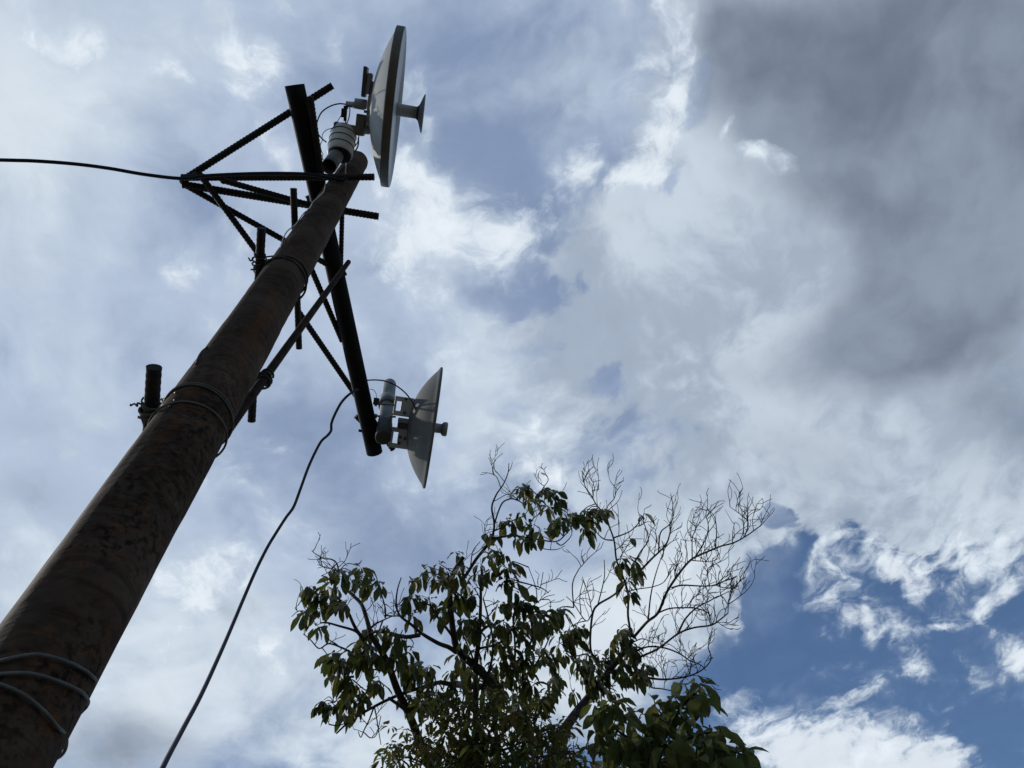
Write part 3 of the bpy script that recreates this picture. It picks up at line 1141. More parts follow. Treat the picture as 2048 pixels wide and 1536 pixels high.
vv = ray(CX, CY)
R_ = (CAMR - vv * CAMR.dot(vv)).normalized()
D_ = vv.cross(R_)
if D_.dot(CAMU) > 0:
    D_ = -D_


def loc(x, y, w=0.0):
    return O + R_ * ((x - CX) * K) + D_ * ((y - CY) * K) + vv * w


ex, ey, ez = A * K, U * K, W * K
# stub pipe welded on the cross pipe
xa, xb = at_z(*XA, ZX), at_z(*XB, ZX)
pd = xb - xa
pd.normalize()
pa, pb = vertical_pipe(769, 852, ZX, (783, 769), .0285, 'stub_pipe', M_GALVDARK, root, .02)
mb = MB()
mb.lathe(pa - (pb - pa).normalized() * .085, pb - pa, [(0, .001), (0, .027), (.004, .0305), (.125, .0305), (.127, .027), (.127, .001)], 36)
mb.build('lower_pipe_section', M_DARKSTEEL, root)  # darker, slightly wider lower length of the stub pipe
# pipe clamp
mb = MB()
axp = (pb - pa).normalized()
cc = pa.lerp(pb, .55)
mb.lathe(cc, axp, [(-.035, .031), (-.035, .036), (.035, .036), (.035, .031), (-.035, .031)], 32)
mb.build('pipe_clamp', M_GALVDARK, root)
for yy in (808, 832):
    mb = MB()
    mb.tube([loc(752, yy, .0), loc(792, yy + 2, -.02)], 2.0 * K, 8)
    mb.lathe(loc(750, yy, 0), A, [(0, .001), (0, 4.5 * K), (5 * K, 4.5 * K), (5 * K, .001)], 6)
    mb.build('clamp_bolt', M_GALVDARK, root)
mb = MB()
mb.box(loc(753, 803, 0), ex * 6, ey * 7, ez * 7, .003)
mb.build('ground_lug', M_DARKPL, root)


def slotted(cx, cy, hw, hh, sx, sw, sh, name):
    """a bracket plate with a slot through it, seen face on: four strips round the opening"""
    mb = MB()
    t = 1.2 * K
    c = loc(cx, cy, -.035)
    L, Rr = -hw, hw
    s0, s1 = sx - sw, sx + sw
    mb.box(c + ex * ((L + s0) / 2), ex * ((s0 - L) / 2), ey * hh, ez.normalized() * t, .0012)
    mb.box(c + ex * ((s1 + Rr) / 2), ex * ((Rr - s1) / 2), ey * hh, ez.normalized() * t, .0012)
    for s in (1, -1):
        mb.box(c + ex * sx + ey * (s * (hh + sh) / 2), ex * (sw + .2), ey * ((hh - sh) / 2), ez.normalized() * t * .92, .0008)
    # turned-down flanges at the two ends
    for s in (1, -1):
        mb.box(c + ey * (s * hh) + ez.normalized() * .016, ex * hw, ey * 1.2, ez.normalized() * .016, .0008)
    # flange against the dish
    mb.box(c + ex * Rr + ez.normalized() * .02, ex * 1.3, ey * (hh * .96), ez.normalized() * .02, .0008)
    return mb.build(name, M_GALV, root)


slotted(808, 814, 19, 18, -10, 4.5, 9.5, 'bracket_plate')
slotted(801, 876, 20, 19, -9, 4.5, 11.0, 'bracket_plate')
for x, y in ((813, 799), (810, 826), (800, 886), (802, 874), (811, 877), (784, 851), (781, 872)):
    mb = MB()
    mb.lathe(loc(x, y, -.04), -vv, [(0, .001), (0, 3.0 * K), (4 * K, 3.0 * K), (4 * K, .001)], 6)
    mb.build('bracket_bolt', M_DARKPL, root)
mb = MB()
mb.box(loc(812, 842, -.03), ex * 15, ey * 5, ez * 10, .004)
rad = mb.build('radio_unit', M_PLASTIC, root)
mb = MB()
mb.box(loc(811, 852, -.028), ex * 15, ey * 6, ez * 9.5, .004)
sub(mb, 'radio_base', M_DARKPL, rad, root)
mb = MB()
mb.lathe(loc(823, 855, 0), A, [(-6 * K, .001), (-6 * K, 18 * K), (4 * K, 30 * K), (10 * K, 30 * K), (10 * K, .001)], 40)
mb.build('hub_plate', M_GALVDARK, root)

# black cable that arcs from the dish to the pipe, then the long one down past the camera
mb = MB()
mb.tube(spline([loc(x, y, -.07 - .01 * i) for i, (x, y) in enumerate(((826, 884), (832, 885), (837, 876), (838, 858), (836, 836), (829, 812), (814, 790), (795, 775), (776, 767), (758, 765), (742, 766)))], 6), 1.4 * K, 8)
o = mb.build('loop_cable', M_BLACK, None, loc(838, 858, -.07))
tag(o, 'black cable arching over the back of the smaller dish to the pipe', 'cable')
mb = MB()
mb.tube(spline([loc(x, y, .0) for x, y in ((741, 779), (747, 780), (752, 786), (754, 797))], 6), .6 * K, 6)
o = mb.build('thin_wire', M_WIREDARK, None, loc(741, 779))
tag(o, 'short fine wire curling from the black pipe to the clamp of the smaller dish', 'wire')
path = [(716, 779, 2.99), (702, 786, 2.95), (685, 802, 2.92), (672, 824, 2.90), (663, 846, 2.89), (662, 861, 2.88), (655, 871, 2.87), (643, 882, 2.86), (631, 903, 2.84), (616, 936, 2.80),
        (600, 980, 2.74), (587, 1014, 2.70), (572, 1035, 2.67), (552, 1066, 2.62), (534, 1096, 2.57), (512, 1140, 2.49), (488, 1195, 2.38), (464, 1252, 2.25), (438, 1312, 2.10), (402, 1390, 1.92), (362, 1465, 1.76), (325, 1536, 1.62), (270, 1660, 1.50), (205, 1810, 1.40), (130, 2000, 1.35)]
mb = MB()
P = [at_d(x, y, d) for x, y, d in path]
P.append(Vector((P[-1].x - .06, P[-1].y + .12, P[-1].z * .5)))
P.append(Vector((P[-1].x - .02, P[-1].y + .05, 0.0)))
mb.tube(spline(P, 6), .0050, 8)
o = mb.build('cable', M_CABLEGREY, None, P[-1])
tag(o, 'long dark cable falling from the low end of the black pipe to the ground', 'cable')

# ------------------------------------------------------------------ trees
def leaf_material(name, c1, c2, c3, transl):
    m, t, b = mat_base(name)
    f = mnoise_tex(t, 5.5, 3, 0.6)
    col = ramp(t, f, [(0.33, c1), (0.52, c2), (0.68, c3)])
    t.links.new(col, b.inputs['Base Color'])
    b.inputs['Roughness'].default_value = 0.5
    b.inputs['Specular IOR Level'].default_value = 0.35
    tr = mnode(t, 'ShaderNodeBsdfTranslucent')
    t.links.new(col, tr.inputs['Color'])
    mx = mnode(t, 'ShaderNodeMixShader')
    mx.inputs[0].default_value = transl
    t.links.new(b.outputs[0], mx.inputs[1])
    t.links.new(tr.outputs[0], mx.inputs[2])
    t.links.new(mx.outputs[0], t.nodes['Material Output'].inputs[0])
    return m


M_BARK = simple('grey_bark', (0.030, 0.024, 0.020), (0.085, 0.072, 0.060), 18, 0.9, 0.0, 0.5, 0.2)
M_LEAF = leaf_material('olive_leaf', (0.042, 0.058, 0.011), (0.072, 0.082, 0.017), (0.130, 0.108, 0.024), 0.42)
M_BROAD = leaf_material('broad_leaf', (0.066, 0.088, 0.022), (0.105, 0.122, 0.034), (0.155, 0.150, 0.046), 0.45)
M_SMALL = leaf_material('small_leaf', (0.055, 0.078, 0.018), (0.105, 0.108, 0.026), (0.170, 0.095, 0.028), 0.45)

SC = {'A': (560, 900, 500 / 2048), 'B': (1040, 900, 500 / 2048), 'C': (560, 1160, 500 / 2043), 'D': (1040, 1160, 500 / 2043)}


def zp(zone, x, y):
    ox, oy, k = SC[zone]
    return ox + x * k, oy + y * k


rnd = random.Random(11)
DOWN = Vector((0, 0, -1))


def depth(px, py, base=6.0):
    """crown depth, a lumpy surface with scatter added by the caller"""
    q = Vector((px / 260, py / 260, 3.3))
    return base + 0.75 * mnoise.noise(q) + 0.00035 * (px - 1050)


def add_leaf(mb, p, d, L, Wd, droop, roll):
    """one leaf: a folded, drooping blade of five cross rows"""
    d = d.normalized()
    s = d.cross(Vector((0, 0, 1)))
    if s.length < 1e-3:
        s = Vector((1, 0, 0))
    s.normalize()
    nn = s.cross(d)
    s, nn = s * math.cos(roll) + nn * math.sin(roll), nn * math.cos(roll) - s * math.sin(roll)
    rows = ((0.0, .05), (.2, .62), (.45, 1.0), (.72, .74), (.9, .3), (1.0, .02))
    vs, fs = [], []
    pos = p.copy()
    prev = 0.0
    dd = d.copy()
    for t, w in rows:
        dd = (dd + DOWN * droop * (t - prev)).normalized()
        pos = pos + dd * L * (t - prev)
        prev = t
        n2 = s.cross(dd).normalized()
        fold = .22 * Wd * w
        wv = .03 * Wd * math.sin(7 * t + roll * 5)
        vs += [pos - s * Wd * .5 * w + n2 * (fold + wv), pos, pos + s * Wd * .5 * w + n2 * (fold - wv)]
    for i in range(len(rows) - 1):
        for k in range(2):
            a = i * 3 + k
            fs.append((a, a + 1, a + 4, a + 3))
    mb.add(vs, fs, True)


def rosette(mb, p, n, L, Wd, out=0.72, down=0.75, droop=1.3):
    a0 = rnd.uniform(0, 6.28)
    for i in range(n):
        a = a0 + 2.4 * i + rnd.uniform(-.4, .4)
        d = Vector((math.cos(a), math.sin(a), 0)) * out * rnd.uniform(.5, 1.2) + DOWN * down * rnd.uniform(.2, 1.8)
        sc = rnd.uniform(.55, 1.2)
        add_leaf(mb, p + d.normalized() * .02, d, L * sc, Wd * sc * rnd.uniform(.85, 1.2), droop * rnd.uniform(.5, 1.4), rnd.uniform(-.7, .7))


class Branches:
    def __init__(self):
        self.segs = []                     # (x, y, depth) samples to hang twigs and leaves on

    def add(self, mb, pts, r0, r1, dvar=0.25, d0=None, reg=True, n=6, base=6.0):
        """pts in picture pixels; depth wanders smoothly along the limb"""
        m = len(pts)
        ds = []
        off = rnd.uniform(-dvar, dvar)
        for i, (x, y) in enumerate(pts):
            d = depth(x, y, base) if d0 is None else d0[0] + (d0[1] - d0[0]) * i / max(1, m - 1)
            ds.append(d + off * (i / max(1, m - 1)))
        P = spline([at_d(x, y, d) for (x, y), d in zip(pts, ds)], 5)
        M = len(P)
        mb.tube(P, [r0 + (r1 - r0) * (i / (M - 1)) ** .9 for i in range(M)], n)
        if reg:
            for i in range(m - 1):
                for j in range(4):
                    t = j / 4
                    (x0, y0), (x1, y1) = pts[i], pts[i + 1]
                    self.segs.append((x0 + (x1 - x0) * t, y0 + (y1 - y0) * t, ds[i] + (ds[i + 1] - ds[i]) * t))
            self.segs.append((*pts[-1], ds[-1]))
        return ds

    def nearest(self, x, y):
        return min(self.segs, key=lambda s: (s[0] - x) ** 2 + (s[1] - y) ** 2)


def twig(mb, br, x, y, d, ang, L, r, lev):
    """a bare twig that grows from (x, y), forks and curls up; ang in the picture, 0 = right, 90 = up"""
    k = 5
    pts, ds = [(x, y)], [d]
    a = ang
    dd = rnd.uniform(-.06, .06)
    curl = rnd.uniform(-9, 9) + (5 if a < 80 else -5)
    for i in range(k):
        a += curl + rnd.uniform(-14, 14)
        x += math.cos(math.radians(a)) * L / k
        y -= math.sin(math.radians(a)) * L / k
        d += dd * L / 100
        pts.append((x, y))
        ds.append(d)
    P = spline([at_d(px, py, q) for (px, py), q in zip(pts, ds)], 3)
    M = len(P)
    mb.tube(P, [max(.0021, r * (1 - .6 * i / (M - 1))) for i in range(M)], 4, False)
    if lev > 0:
        for i in range(1, k + 1):
            if rnd.random() < (.65 if lev > 1 else .45):
                sgn = rnd.choice((-1, 1))
                twig(mb, br, *pts[i], ds[i], a + sgn * rnd.uniform(22, 55), L * rnd.uniform(.35, .62), max(.0022, r * .65), lev - 1)


def V(zone, *xy):
    return [zp(zone, xy[i], xy[i + 1]) for i in range(0, len(xy), 2)]


# ---- the tall half-bare tree
tree_base = Vector((-0.62, 4.55, 0.0))
tree = empty('half_bare_tree', tree_base)
tag(tree, 'tall tree with drooping olive leaves on the left and bare twigs on the right', 'tree')
br = Branches()
tk = MB()
stem1 = V('C', 1240, 1560, 1160, 1370, 1060, 1110, 960, 900, 880, 680, 800, 540, 740, 450)
stem2 = V('C', 1590, 1560, 1600, 1300, 1598, 1000, 1600, 700, 1615, 550, 1630, 400, 1640, 180, 1640, 0)
stem3 = V('D', 215, 1560, 330, 1280, 450, 1100, 560, 960, 640, 850, 780, 680, 920, 490)
for st, r0, r1 in ((stem1, .034, .018), (stem2, .026, .009), (stem3, .042, .018)):
    ds = br.add(tk, st, r0, r1, 0.0, n=10)
    p = at_d(*st[0], ds[0])
    q = tree_base + Vector(((p.x - tree_base.x) * .15, (p.y - tree_base.y) * .15, -0.1))
    mid = p.lerp(q, .5) + Vector((rnd.uniform(-.1, .1), rnd.uniform(-.1, .1), 0))
    tk.tube(spline([q, mid, p], 8), [.10 - (.10 - r0) * i / 16 for i in range(17)], 12)
tk.build('trunk', M_BARK, tree)
lb = MB()
LIMBS = [
    ('C', (740, 450, 720, 360, 690, 260, 660, 190, 600, 130, 560, 95), .026, .010), ('C', (690, 490, 640, 430, 600, 360, 560, 270, 510, 200, 480, 150), .020, .008),
    ('C', (660, 450, 600, 410, 480, 375, 390, 350, 330, 350), .014, .005), ('C', (740, 440, 790, 420, 870, 430, 1020, 465, 1140, 450), .013, .016),
    ('C', (735, 400, 780, 360, 850, 325, 930, 290), .009, .004), ('C', (1430, 860, 1300, 838, 1200, 870, 1050, 910, 900, 970, 760, 1040, 640, 1110, 540, 1180, 460, 1255), .026, .006),
    ('C', (1040, 1075, 990, 1035, 890, 965), .020, .010), ('C', (1760, 880, 1600, 870, 1430, 850), .026, .026),
    ('C', (770, 1030, 730, 1140, 690, 1220, 660, 1285, 640, 1240), .006, .003), ('C', (770, 1030, 790, 1130, 805, 1230, 825, 1345), .006, .003), ('C', (690, 1250, 740, 1290, 790, 1260, 825, 1110), .004, .003),
    ('C', (860, 745, 800, 735, 740, 730), .008, .004), ('C', (600, 790, 520, 790, 620, 710, 640, 620), .009, .004),
    ('C', (1760, 900, 1690, 800, 1600, 710, 1520, 640, 1450, 560, 1425, 480, 1400, 300, 1390, 100, 1420, -60, 1500, -190), .045, .016),
    ('C', (1440, 590, 1380, 550, 1300, 520, 1210, 470, 1150, 430, 1080, 370, 980, 290, 950, 200, 960, 80, 990, -20), .024, .004),
    ('C', (1425, 480, 1350, 380, 1270, 280, 1230, 210, 1140, 180), .016, .005),
    ('C', (860, 310, 860, 230, 830, 120, 810, 60), .007, .003), ('C', (870, 290, 930, 295, 980, 290), .006, .005), ('C', (980, 240, 1040, 200, 1060, 100), .005, .002),
    ('C', (840, 330, 800, 440, 780, 470), .006, .004), ('C', (590, 600, 520, 560, 400, 520, 320, 560, 250, 490, 190, 440), .008, .003),
    ('C', (600, 820, 700, 900, 720, 840), .005, .003), ('C', (430, 880, 440, 1000, 480, 960), .004, .002), ('C', (400, 1180, 470, 1190, 540, 1170), .005, .004),
    ('A', (1480, 1090, 1540, 1000, 1610, 890, 1690, 790, 1745, 700), .017, .011), ('A', (1745, 700, 1755, 600, 1735, 470, 1770, 370, 1810, 310, 1840, 260, 1870, 180, 1875, 110), .009, .003),
    ('A', (1740, 720, 1800, 715, 1900, 700, 2000, 715, 2100, 730, 2260, 750, 2340, 690, 2385, 640), .011, .003),
    ('A', (1755, 610, 1790, 500, 1830, 425, 1900, 400, 1970, 425, 2010, 460), .007, .004), ('A', (1810, 315, 1780, 230, 1745, 190, 1740, 140), .004, .002),
    ('A', (1870, 180, 1890, 150, 1905, 100), .003, .002), ('A', (1760, 660, 1830, 630, 1900, 580, 2010, 540), .006, .003), ('A', (1560, 960, 1580, 830, 1640, 750), .005, .002),
    ('A', (480, 1000, 465, 930, 420, 895, 360, 890, 290, 850, 260, 825), .007, .002), ('A', (465, 930, 420, 970, 340, 950, 305, 900), .004, .002), ('A', (440, 960, 400, 1000, 340, 1030), .004, .002),
    ('A', (300, 1310, 220, 1320, 150, 1320, 95, 1365), .005, .002), ('A', (150, 1325, 125, 1295, 150, 1270), .003, .002), ('A', (1960, 1080, 2040, 1100, 2140, 1130, 2200, 1170), .006, .003),
    ('B', (930, 1536, 1040, 1410, 1130, 1335, 1200, 1170, 1290, 1030, 1400, 900, 1520, 840, 1640, 790, 1750, 760, 1860, 700, 1970, 620), .017, .004),
    ('B', (915, 1530, 885, 1360, 885, 1180, 830, 1000, 790, 900, 770, 740, 720, 600, 690, 530, 620, 440, 590, 380, 540, 310, 515, 240), .013, .003),
    ('D', (620, 640, 580, 580, 575, 450, 595, 270, 640, 200, 740, 140, 820, 80, 850, 35), .013, .007),
    ('D', (940, 650, 990, 625, 1130, 560, 1290, 440, 1420, 390, 1560, 370, 1640, 320, 1700, 270), .013, .004), ('D', (1290, 440, 1350, 320, 1440, 230, 1550, 170, 1640, 130, 1700, 200), .008, .003),
    ('B', (1130, 1335, 1220, 1300, 1330, 1292, 1460, 1300, 1550, 1345, 1560, 1400), .007, .003), ('D', (950, 580, 1050, 545, 1180, 555, 1300, 600, 1390, 660, 1470, 690, 1520, 740), .008, .003),
    ('D', (1040, 850, 1080, 880, 1150, 888, 1260, 905, 1300, 880), .007, .003), ('D', (1000, 790, 1080, 805, 1200, 812, 1360, 790, 1480, 740, 1560, 650, 1535, 550), .010, .003),
    ('B', (1240, 1130, 1330, 1108, 1500, 1115, 1600, 1108, 1660, 1080, 1720, 1060, 1780, 1030), .007, .002), ('B', (1610, 1110, 1680, 1130, 1750, 1115, 1850, 1040), .004, .002),
    ('B', (1000, 975, 1080, 890, 1140, 835, 1200, 770, 1230, 670, 1240, 590, 1260, 510, 1205, 475), .009, .002), ('B', (1135, 840, 1150, 680, 1220, 615, 1255, 560), .006, .003),
    ('B', (940, 920, 990, 830, 1050, 740, 1030, 640, 1015, 600), .006, .002), ('B', (765, 720, 850, 690, 910, 660, 970, 600, 1020, 520), .006, .003), ('B', (755, 740, 690, 730, 640, 690, 610, 640), .006, .003),
    ('B', (1410, 890, 1412, 720, 1440, 640, 1380, 575), .005, .002), ('B', (1440, 870, 1500, 770, 1540, 680, 1540, 600, 1520, 540), .006, .002), ('B', (1600, 800, 1610, 660, 1590, 540, 1530, 485), .005, .002),
    ('B', (1840, 710, 1870, 600, 1820, 540, 1720, 465), .005, .002), ('B', (1870, 600, 1850, 530, 1790, 455), .004, .002), ('B', (1740, 760, 1745, 660, 1760, 590), .004, .002),
    ('B', (1970, 625, 1975, 590, 1945, 540), .003, .002), ('B', (770, 730, 720, 580, 715, 470, 770, 400, 790, 340, 825, 290), .005, .002), ('B', (600, 400, 600, 340, 650, 320), .003, .002), ('B', (820, 880, 870, 800, 905, 740), .004, .002),
    ('B', (590, 1340, 540, 1400, 440, 1260, 380, 1200), .005, .002), ('B', (440, 1290, 430, 1100, 480, 980, 520, 930, 510, 875), .005, .002), ('B', (500, 1340, 490, 1200, 520, 1060), .004, .002),
    ('B', (640, 1260, 690, 1050, 690, 900), .005, .002), ('B', (590, 1330, 560, 1180, 510, 1040), .004, .002), ('B', (1050, 1390, 1070, 1200, 1100, 1060, 1140, 930, 1190, 800), .006, .002),
    ('B', (880, 1160, 960, 1140, 1090, 1120, 1180, 1080, 1230, 990), .005, .002), ('B', (1270, 1050, 1270, 980, 1320, 870, 1330, 840), .004, .002), ('B', (1410, 905, 1500, 912, 1560, 915, 1640, 885), .004, .002),
    ('B', (30, 1170, 100, 1110, 160, 1140, 190, 1000), .004, .002), ('B', (60, 1320, 140, 1250, 220, 1200, 285, 1185), .004, .002), ('B', (140, 1250, 130, 1130, 70, 960), .004, .002),
    ('B', (300, 760, 340, 780, 400, 730, 425, 690), .005, .002), ('B', (140, 770, 200, 810, 300, 815, 365, 785), .004, .002), ('B', (60, 640, 110, 560, 150, 530), .005, .003), ('B', (140, 400, 190, 310, 230, 250, 215, 205, 170, 185), .004, .002),
    ('D', (380, 580, 460, 620, 530, 605, 580, 630), .006, .005), ('D', (920, 510, 1000, 480, 1080, 510, 1150, 515), .005, .002), ('D', (560, 1060, 500, 1110, 440, 1140), .005, .004),
    ('D', (560, 970, 640, 900, 700, 880, 780, 860), .008, .004), ('D', (640, 850, 560, 780, 500, 720), .010, .004), ('D', (780, 680, 860, 700, 950, 780, 1010, 800), .008, .004), ('D', (450, 1100, 470, 1000, 430, 900), .006, .003),
    ('D', (60, 950, 20, 800, 60, 600, 100, 450, 80, 300), .014, .005), ('D', (20, 800, 120, 700, 200, 560, 260, 420), .009, .004), ('D', (-80, 900, -40, 600, -60, 300), .012, .005),
    ('C', (1640, 900, 1720, 700, 1740, 500, 1700, 300, 1660, 150), .012, .005), ('C', (1600, 700, 1520, 500, 1480, 420), .008, .004), ('C', (1630, 560, 1780, 520, 1880, 430, 1940, 300), .010, .004),
]
for zone, xy, r0, r1 in LIMBS:
    br.add(lb, V(zone, *xy), r0 * (.72 if r0 > .012 else 1.0), max(.0024, r1), 0.3)
# twigs on the bare side
BARE = [s for s in br.segs if s[0] > 1130 and s[1] < 1390]
for s in BARE:
    if s[0] > 1290 and rnd.random() < .17:
        twig(lb, br, *s, rnd.uniform(25, 130), rnd.uniform(25, 58), .0036, 1)
    elif rnd.random() < .16:
        twig(lb, br, *s, rnd.uniform(30, 150), rnd.uniform(25, 70), .0033, 1)
# the thick brush of twigs on the far right
for x, y in V('B', 1540, 1250, 1600, 1200, 1660, 1180, 1700, 1260, 1640, 1330, 1720, 1340, 1560, 1150, 1500, 1200) + V('D', 1300, 640, 1240, 700, 1360, 720, 1440, 620, 1200, 800, 1300, 790, 1180, 880, 1100, 900, 1500, 420, 1560, 420):
    s = br.nearest(x, y)
    twig(lb, br, *s, rnd.uniform(0, 130), rnd.uniform(40, 80), .0036, 2)
LEAFY = [s for s in br.segs if s[0] < 1130]
for s in LEAFY:
    if rnd.random() < .13:
        twig(lb, br, *s, rnd.uniform(20, 160), rnd.uniform(20, 60), .0033, 1)

CL = {
 'A': (500,1040,590,1030,660,1000,640,1090,690,1130,440,1090,380,1130,240,1160,280,1180,320,1210,400,1210,460,1150,790,1110,830,1120,540,1280,470,1260,400,1290,480,1320,280,1320,230,1340,190,1370,330,1330,290,1480,350,1470,470,1020,700,1030,
       1440,870,1470,980,1200,990,1290,950,1350,1000,1150,1080,1090,1110,1250,1050,1280,1100,1330,1120,1400,1080,1440,1060,1110,1220,1070,1240,1150,1230,1240,1270,1700,900,1780,870,1840,900,1900,940,1640,960,1750,940,1820,980,1870,1000,1600,1040,1720,1020,
       1720,720,1760,740,1900,590,1980,570,1860,640,1950,740,2010,770,1970,350,2010,340,1440,1180,1500,1150,1550,1150,1590,1180,1480,1220,1560,1250,1860,1080,1920,1100,1830,1140,1900,1180,1380,1310,1300,1360,1370,1350,1430,1300,1740,1280,1800,1280,1880,1290,1950,1290,2000,1280,1780,1340,1850,1360,1500,1420,1540,1410,1110,1400,1060,1410,1620,1400,1600,1450,1700,1420,1760,1450,1850,1440,1920,1400,1980,1420),
 'B': (20,330,60,420,110,430,190,370,240,370,290,380,270,420,220,500,250,500,300,510,360,550,400,560,440,560,340,600,260,620,300,640,100,650,60,640,190,700,60,760,20,760,500,550,540,550,590,540,640,530,690,520,600,600,540,680,580,690,
       800,970,850,930,930,940,960,980,920,1020,890,1080,870,1200,920,1200,0,1280,60,1310,20,1390,120,1350,200,1360,260,1350,320,1340,100,1430,180,1440,240,1420,420,1480,470,1490,820,1490,850,1500),
 'C': (700,450,770,470,860,420,920,460,970,500,660,530,700,580,740,560,640,600,600,610,680,640,720,660,770,620,810,640,920,560,1000,620,1050,620,950,660,1060,700,1100,700,1030,740,1080,760,1140,750,1200,740,1240,740,1080,820,1130,810,400,640,450,640,420,690,480,700,510,690,410,810,480,810,540,810,600,880,560,920,630,910,590,970,680,980,560,1030,620,1040,660,1020,480,1030,450,1050,350,1020,390,1040,330,1060,780,870,750,880,810,890,540,1110,600,1090,
       1440,640,1470,690,1500,740,1450,780,1390,790,1540,820,1410,880,1210,890,1500,920,1170,1010,1100,980,1020,960,1560,400,1600,440,1680,400,1720,460,1800,380,1860,420,1920,460,1980,420,1780,520,1840,560,1900,600,1960,560,1820,640,1760,700,1880,700,1940,680,1980,640,1700,600,1650,560,1550,520,1500,520,1600,620,1850,780,1900,800,1960,800,1800,850,1700,900,1900,880,
       1620,720,1680,760,1740,800,1660,860,1560,760,1720,1000,1800,960,1880,980,1960,940),
 'D': (40,230,100,290,170,320,240,310,300,280,340,300,60,400,130,380,200,390,250,360,40,480,110,470,170,460,310,480,350,480,400,440,440,430,490,440,420,500,360,520,60,580,130,600,190,600,240,640,300,560,40,680,100,700,170,690,240,700,290,690,340,640,380,680,60,790,130,800,200,800,260,790,30,860,110,880,
       820,450,860,440,800,500,840,530,740,590,800,600,880,560,930,590,900,650,460,660,510,660,560,650,650,620,700,640,540,720,600,720,660,700,720,700,490,730,580,790,640,800,700,780,760,760,820,760,880,750,920,760,950,790,880,820,1020,720,1060,730,990,780,1000,820,540,850,620,870,700,870,760,880,680,930,780,960,800,1000,600,760,680,840,740,820,620,900,560,900,840,700),
}
SINGLE = {'B': (990, 530, 1010, 510, 910, 715, 880, 1415, 970, 520), 'D': (1165, 440,)}
cr = MB()
for zone, xy in CL.items():
    for i in range(0, len(xy), 2):
        x, y = zp(zone, xy[i], xy[i + 1])
        if 900 < x < 1260 and y > 1180 and rnd.random() < .16:
            continue
        x += rnd.uniform(-4, 4)
        y += rnd.uniform(-4, 4)
        s = br.nearest(x, y)
        d = s[2] + rnd.uniform(-.25, .25)
        # a short stem to the nearest limb, lifted where the leaves hang from
        p1 = at_d(x, y - 9, d)
        p0 = at_d(*s)
        if (p1 - p0).length < .75:
            mid = p0.lerp(p1, .6) + Vector((rnd.uniform(-.03, .03), rnd.uniform(-.03, .03), .03))
            lb.tube(spline([p0, mid, p1], 3), [.0045, .004, .0036, .0034, .0032, .003, .003][:7], 4, False)
        rosette(cr, p1, rnd.randint(4, 7), rnd.uniform(.105, .155), rnd.uniform(.041, .055))
for zone, xy in SINGLE.items():
    for i in range(0, len(xy), 2):
        x, y = zp(zone, xy[i], xy[i + 1])
        s = br.nearest(x, y)
        rosette(cr, at_d(x, y, s[2]), 1, .15, .045, .6, .9)
# foliage behind and below, so the crown has depth
for _ in range(60):
    x = rnd.gauss(1070, 90)
    y = rnd.uniform(1330, 1750)
    d = depth(x, y) + rnd.uniform(.3, 1.3)
    rosette(cr, at_d(x, y, d), rnd.randint(5, 8), .150, .05)
lb.build('branches', M_BARK, tree)
cr.build('crown', M_LEAF, tree, fix=False)
print('main tree faces', len(cr.f), len(lb.f))

# ---- the broad-leaved tree at the right
base2 = Vector((0.45, 3.9, 0.0))
t2 = empty('broad_leaved_tree', base2)
tag(t2, 'bushy tree of broad oval green leaves in front of the bare twigs, lower right', 'tree')
br2, b2, c2, k2 = Branches(), MB(), MB(), MB()
st = V('D', 1000, 1900, 1010, 1750, 1030, 1600, 1060, 1450, 1100, 1330)
ds = br2.add(k2, st, .040, .018, 0.0, n=10, base=5.3)
p = at_d(*st[0], ds[0])
k2.tube(spline([base2 + Vector((0, 0, -.1)), p.lerp(base2, .5) + Vector((.06, 0, 0)), p], 8), [.075 - .035 * i / 16 for i in range(17)], 10)
k2.build('trunk', M_BARK, t2)
for xy, r0, r1 in (((1100, 1330, 1200, 1200, 1290, 1080, 1400, 950, 1470, 900), .016, .005), ((1060, 1450, 1300, 1330, 1480, 1260, 1640, 1240), .014, .005), ((1040, 1560, 1300, 1450, 1560, 1400, 1720, 1400, 1830, 1430), .014, .005),
                   ((1090, 1350, 980, 1200, 900, 1130), .012, .004), ((1070, 1420, 900, 1300, 760, 1200, 690, 1080), .013, .004), ((1050, 1500, 850, 1400, 700, 1350), .012, .004), ((1200, 1200, 1150, 1090, 1110, 1040), .009, .004),
                   ((600, 1500, 605, 1400, 625, 1240), .006, .003), ((555, 1420, 560, 1330), .005, .002), ((830, 930, 870, 1010, 930, 1060), .006, .003)):
    br2.add(b2, V('D', *xy), r0, r1, .15, base=5.3)
CB = (1330,900,1440,880,1500,890,1390,960,1480,980,1500,1040,1240,980,1300,1030,1110,1030,1180,1050,1080,1100,1250,1100,1320,1110,1200,1170,960,1090,1000,1130,900,1130,1100,1180,1360,1170,620,1030,680,1060,720,1020,640,1130,780,1080,820,1150,700,1180,860,1230,940,1220,1040,1230,1130,1240,1250,1230,1340,1230,1440,1220,1560,1230,1640,1250,
      1680,1370,1780,1410,1850,1430,1500,1310,1580,1330,1400,1320,1300,1310,1200,1310,1100,1320,1000,1310,900,1320,780,1290,720,1280,680,1370,800,1380,900,1400,1000,1400,1100,1400,1200,1400,1300,1400,1400,1400,1500,1410,1600,1420,1700,1430,1800,1480,700,1460,800,1470,900,1480,1000,1490,1100,1490,1200,1500,1300,1480,1400,1500,1500,1490,1600,1500,1700,1510,640,1270,1450,1320)
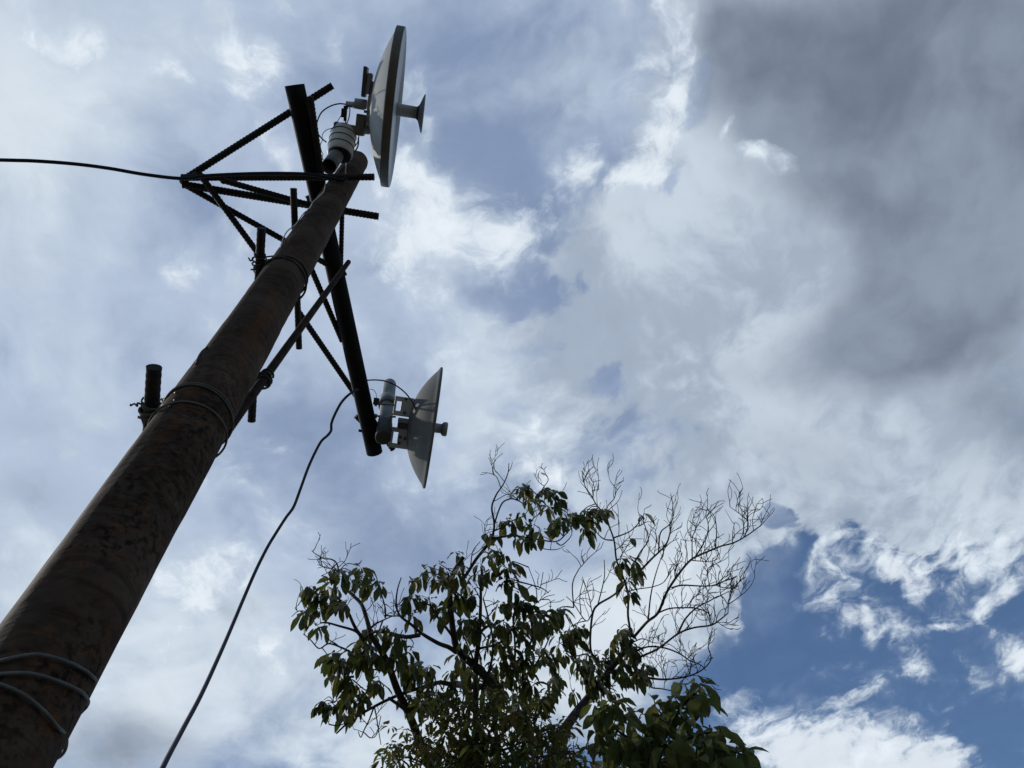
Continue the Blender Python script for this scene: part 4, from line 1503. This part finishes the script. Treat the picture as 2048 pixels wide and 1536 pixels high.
for i in range(0, len(CB), 2):
    if rnd.random() < .16:
        continue
    x, y = zp('D', CB[i], CB[i + 1])
    s = br2.nearest(x, y)
    d = s[2] + rnd.uniform(-.3, .3)
    p1 = at_d(x + rnd.uniform(-4, 4), y - 8, d)
    p0 = at_d(*s)
    b2.tube(spline([p0, p0.lerp(p1, .6) + Vector((0, 0, .03)), p1], 3), .004, 4, False)
    rosette(c2, p1, rnd.randint(3, 5), rnd.uniform(.13, .18), rnd.uniform(.072, .09), 1.0, .5, .8)
for _ in range(120):
    x, y = rnd.gauss(1320, 70), rnd.uniform(1470, 1800)
    rosette(c2, at_d(x, y, 5.4 + rnd.uniform(-.4, .6)), rnd.randint(3, 5), .15, .082, 1.0, .45, .7)
b2.build('branches', M_BARK, t2)
c2.build('crown', M_BROAD, t2, fix=False)

# ---- the small-leaved tree low in the middle
base3 = Vector((-0.75, 4.0, 0.0))
t3 = empty('small_leaved_tree', base3)
tag(t3, 'thin tree with small narrow brownish green leaves beneath the drooping crown, bottom centre', 'tree')
br3, b3, c3, k3 = Branches(), MB(), MB(), MB()
st = V('C', 1560, 2000, 1570, 1800, 1540, 1600, 1560, 1400)
ds = br3.add(k3, st, .030, .012, 0.0, n=8, base=5.6)
p = at_d(*st[0], ds[0])
k3.tube(spline([base3 + Vector((0, 0, -.1)), p.lerp(base3, .5) + Vector((-.05, .03, 0)), p], 8), [.06 - .03 * i / 16 for i in range(17)], 10)
k3.build('trunk', M_BARK, t3)
for xy in ((1560, 1450, 1400, 1300, 1280, 1150, 1240, 980, 1280, 900), (1560, 1420, 1500, 1200, 1440, 1050, 1440, 960), (1560, 1400, 1650, 1200, 1720, 1060, 1740, 960), (1550, 1500, 1300, 1400, 1160, 1330, 1050, 1280),
           (1540, 1600, 1250, 1520, 1040, 1450, 900, 1440), (1560, 1400, 1780, 1280, 1960, 1120, 2080, 1000, 2180, 960), (1570, 1480, 1850, 1380, 2040, 1300, 2200, 1240, 2330, 1180), (1560, 1550, 1900, 1480, 2150, 1440, 2400, 1400), (1560, 1560, 2000, 1560, 2300, 1520, 2500, 1480)):
    br3.add(b3, V('C', *xy), .010, .003, .2, base=5.6)
for s in list(br3.segs):
    for _ in range(4):
        x, y = s[0] + rnd.gauss(0, 18), s[1] + rnd.gauss(0, 15)
        d = s[2] + rnd.gauss(0, .18)
        p1 = at_d(x, y, d)
        p0 = at_d(*s)
        if rnd.random() < .5:
            b3.tube([p0, p0.lerp(p1, .5) + Vector((0, 0, .015)), p1], .0026, 3, False)
        rosette(c3, p1, rnd.randint(3, 6), rnd.uniform(.065, .095), .024, 1.0, .35, .8)
b3.build('branches', M_BARK, t3)
c3.build('crown', M_SMALL, t3, fix=False)
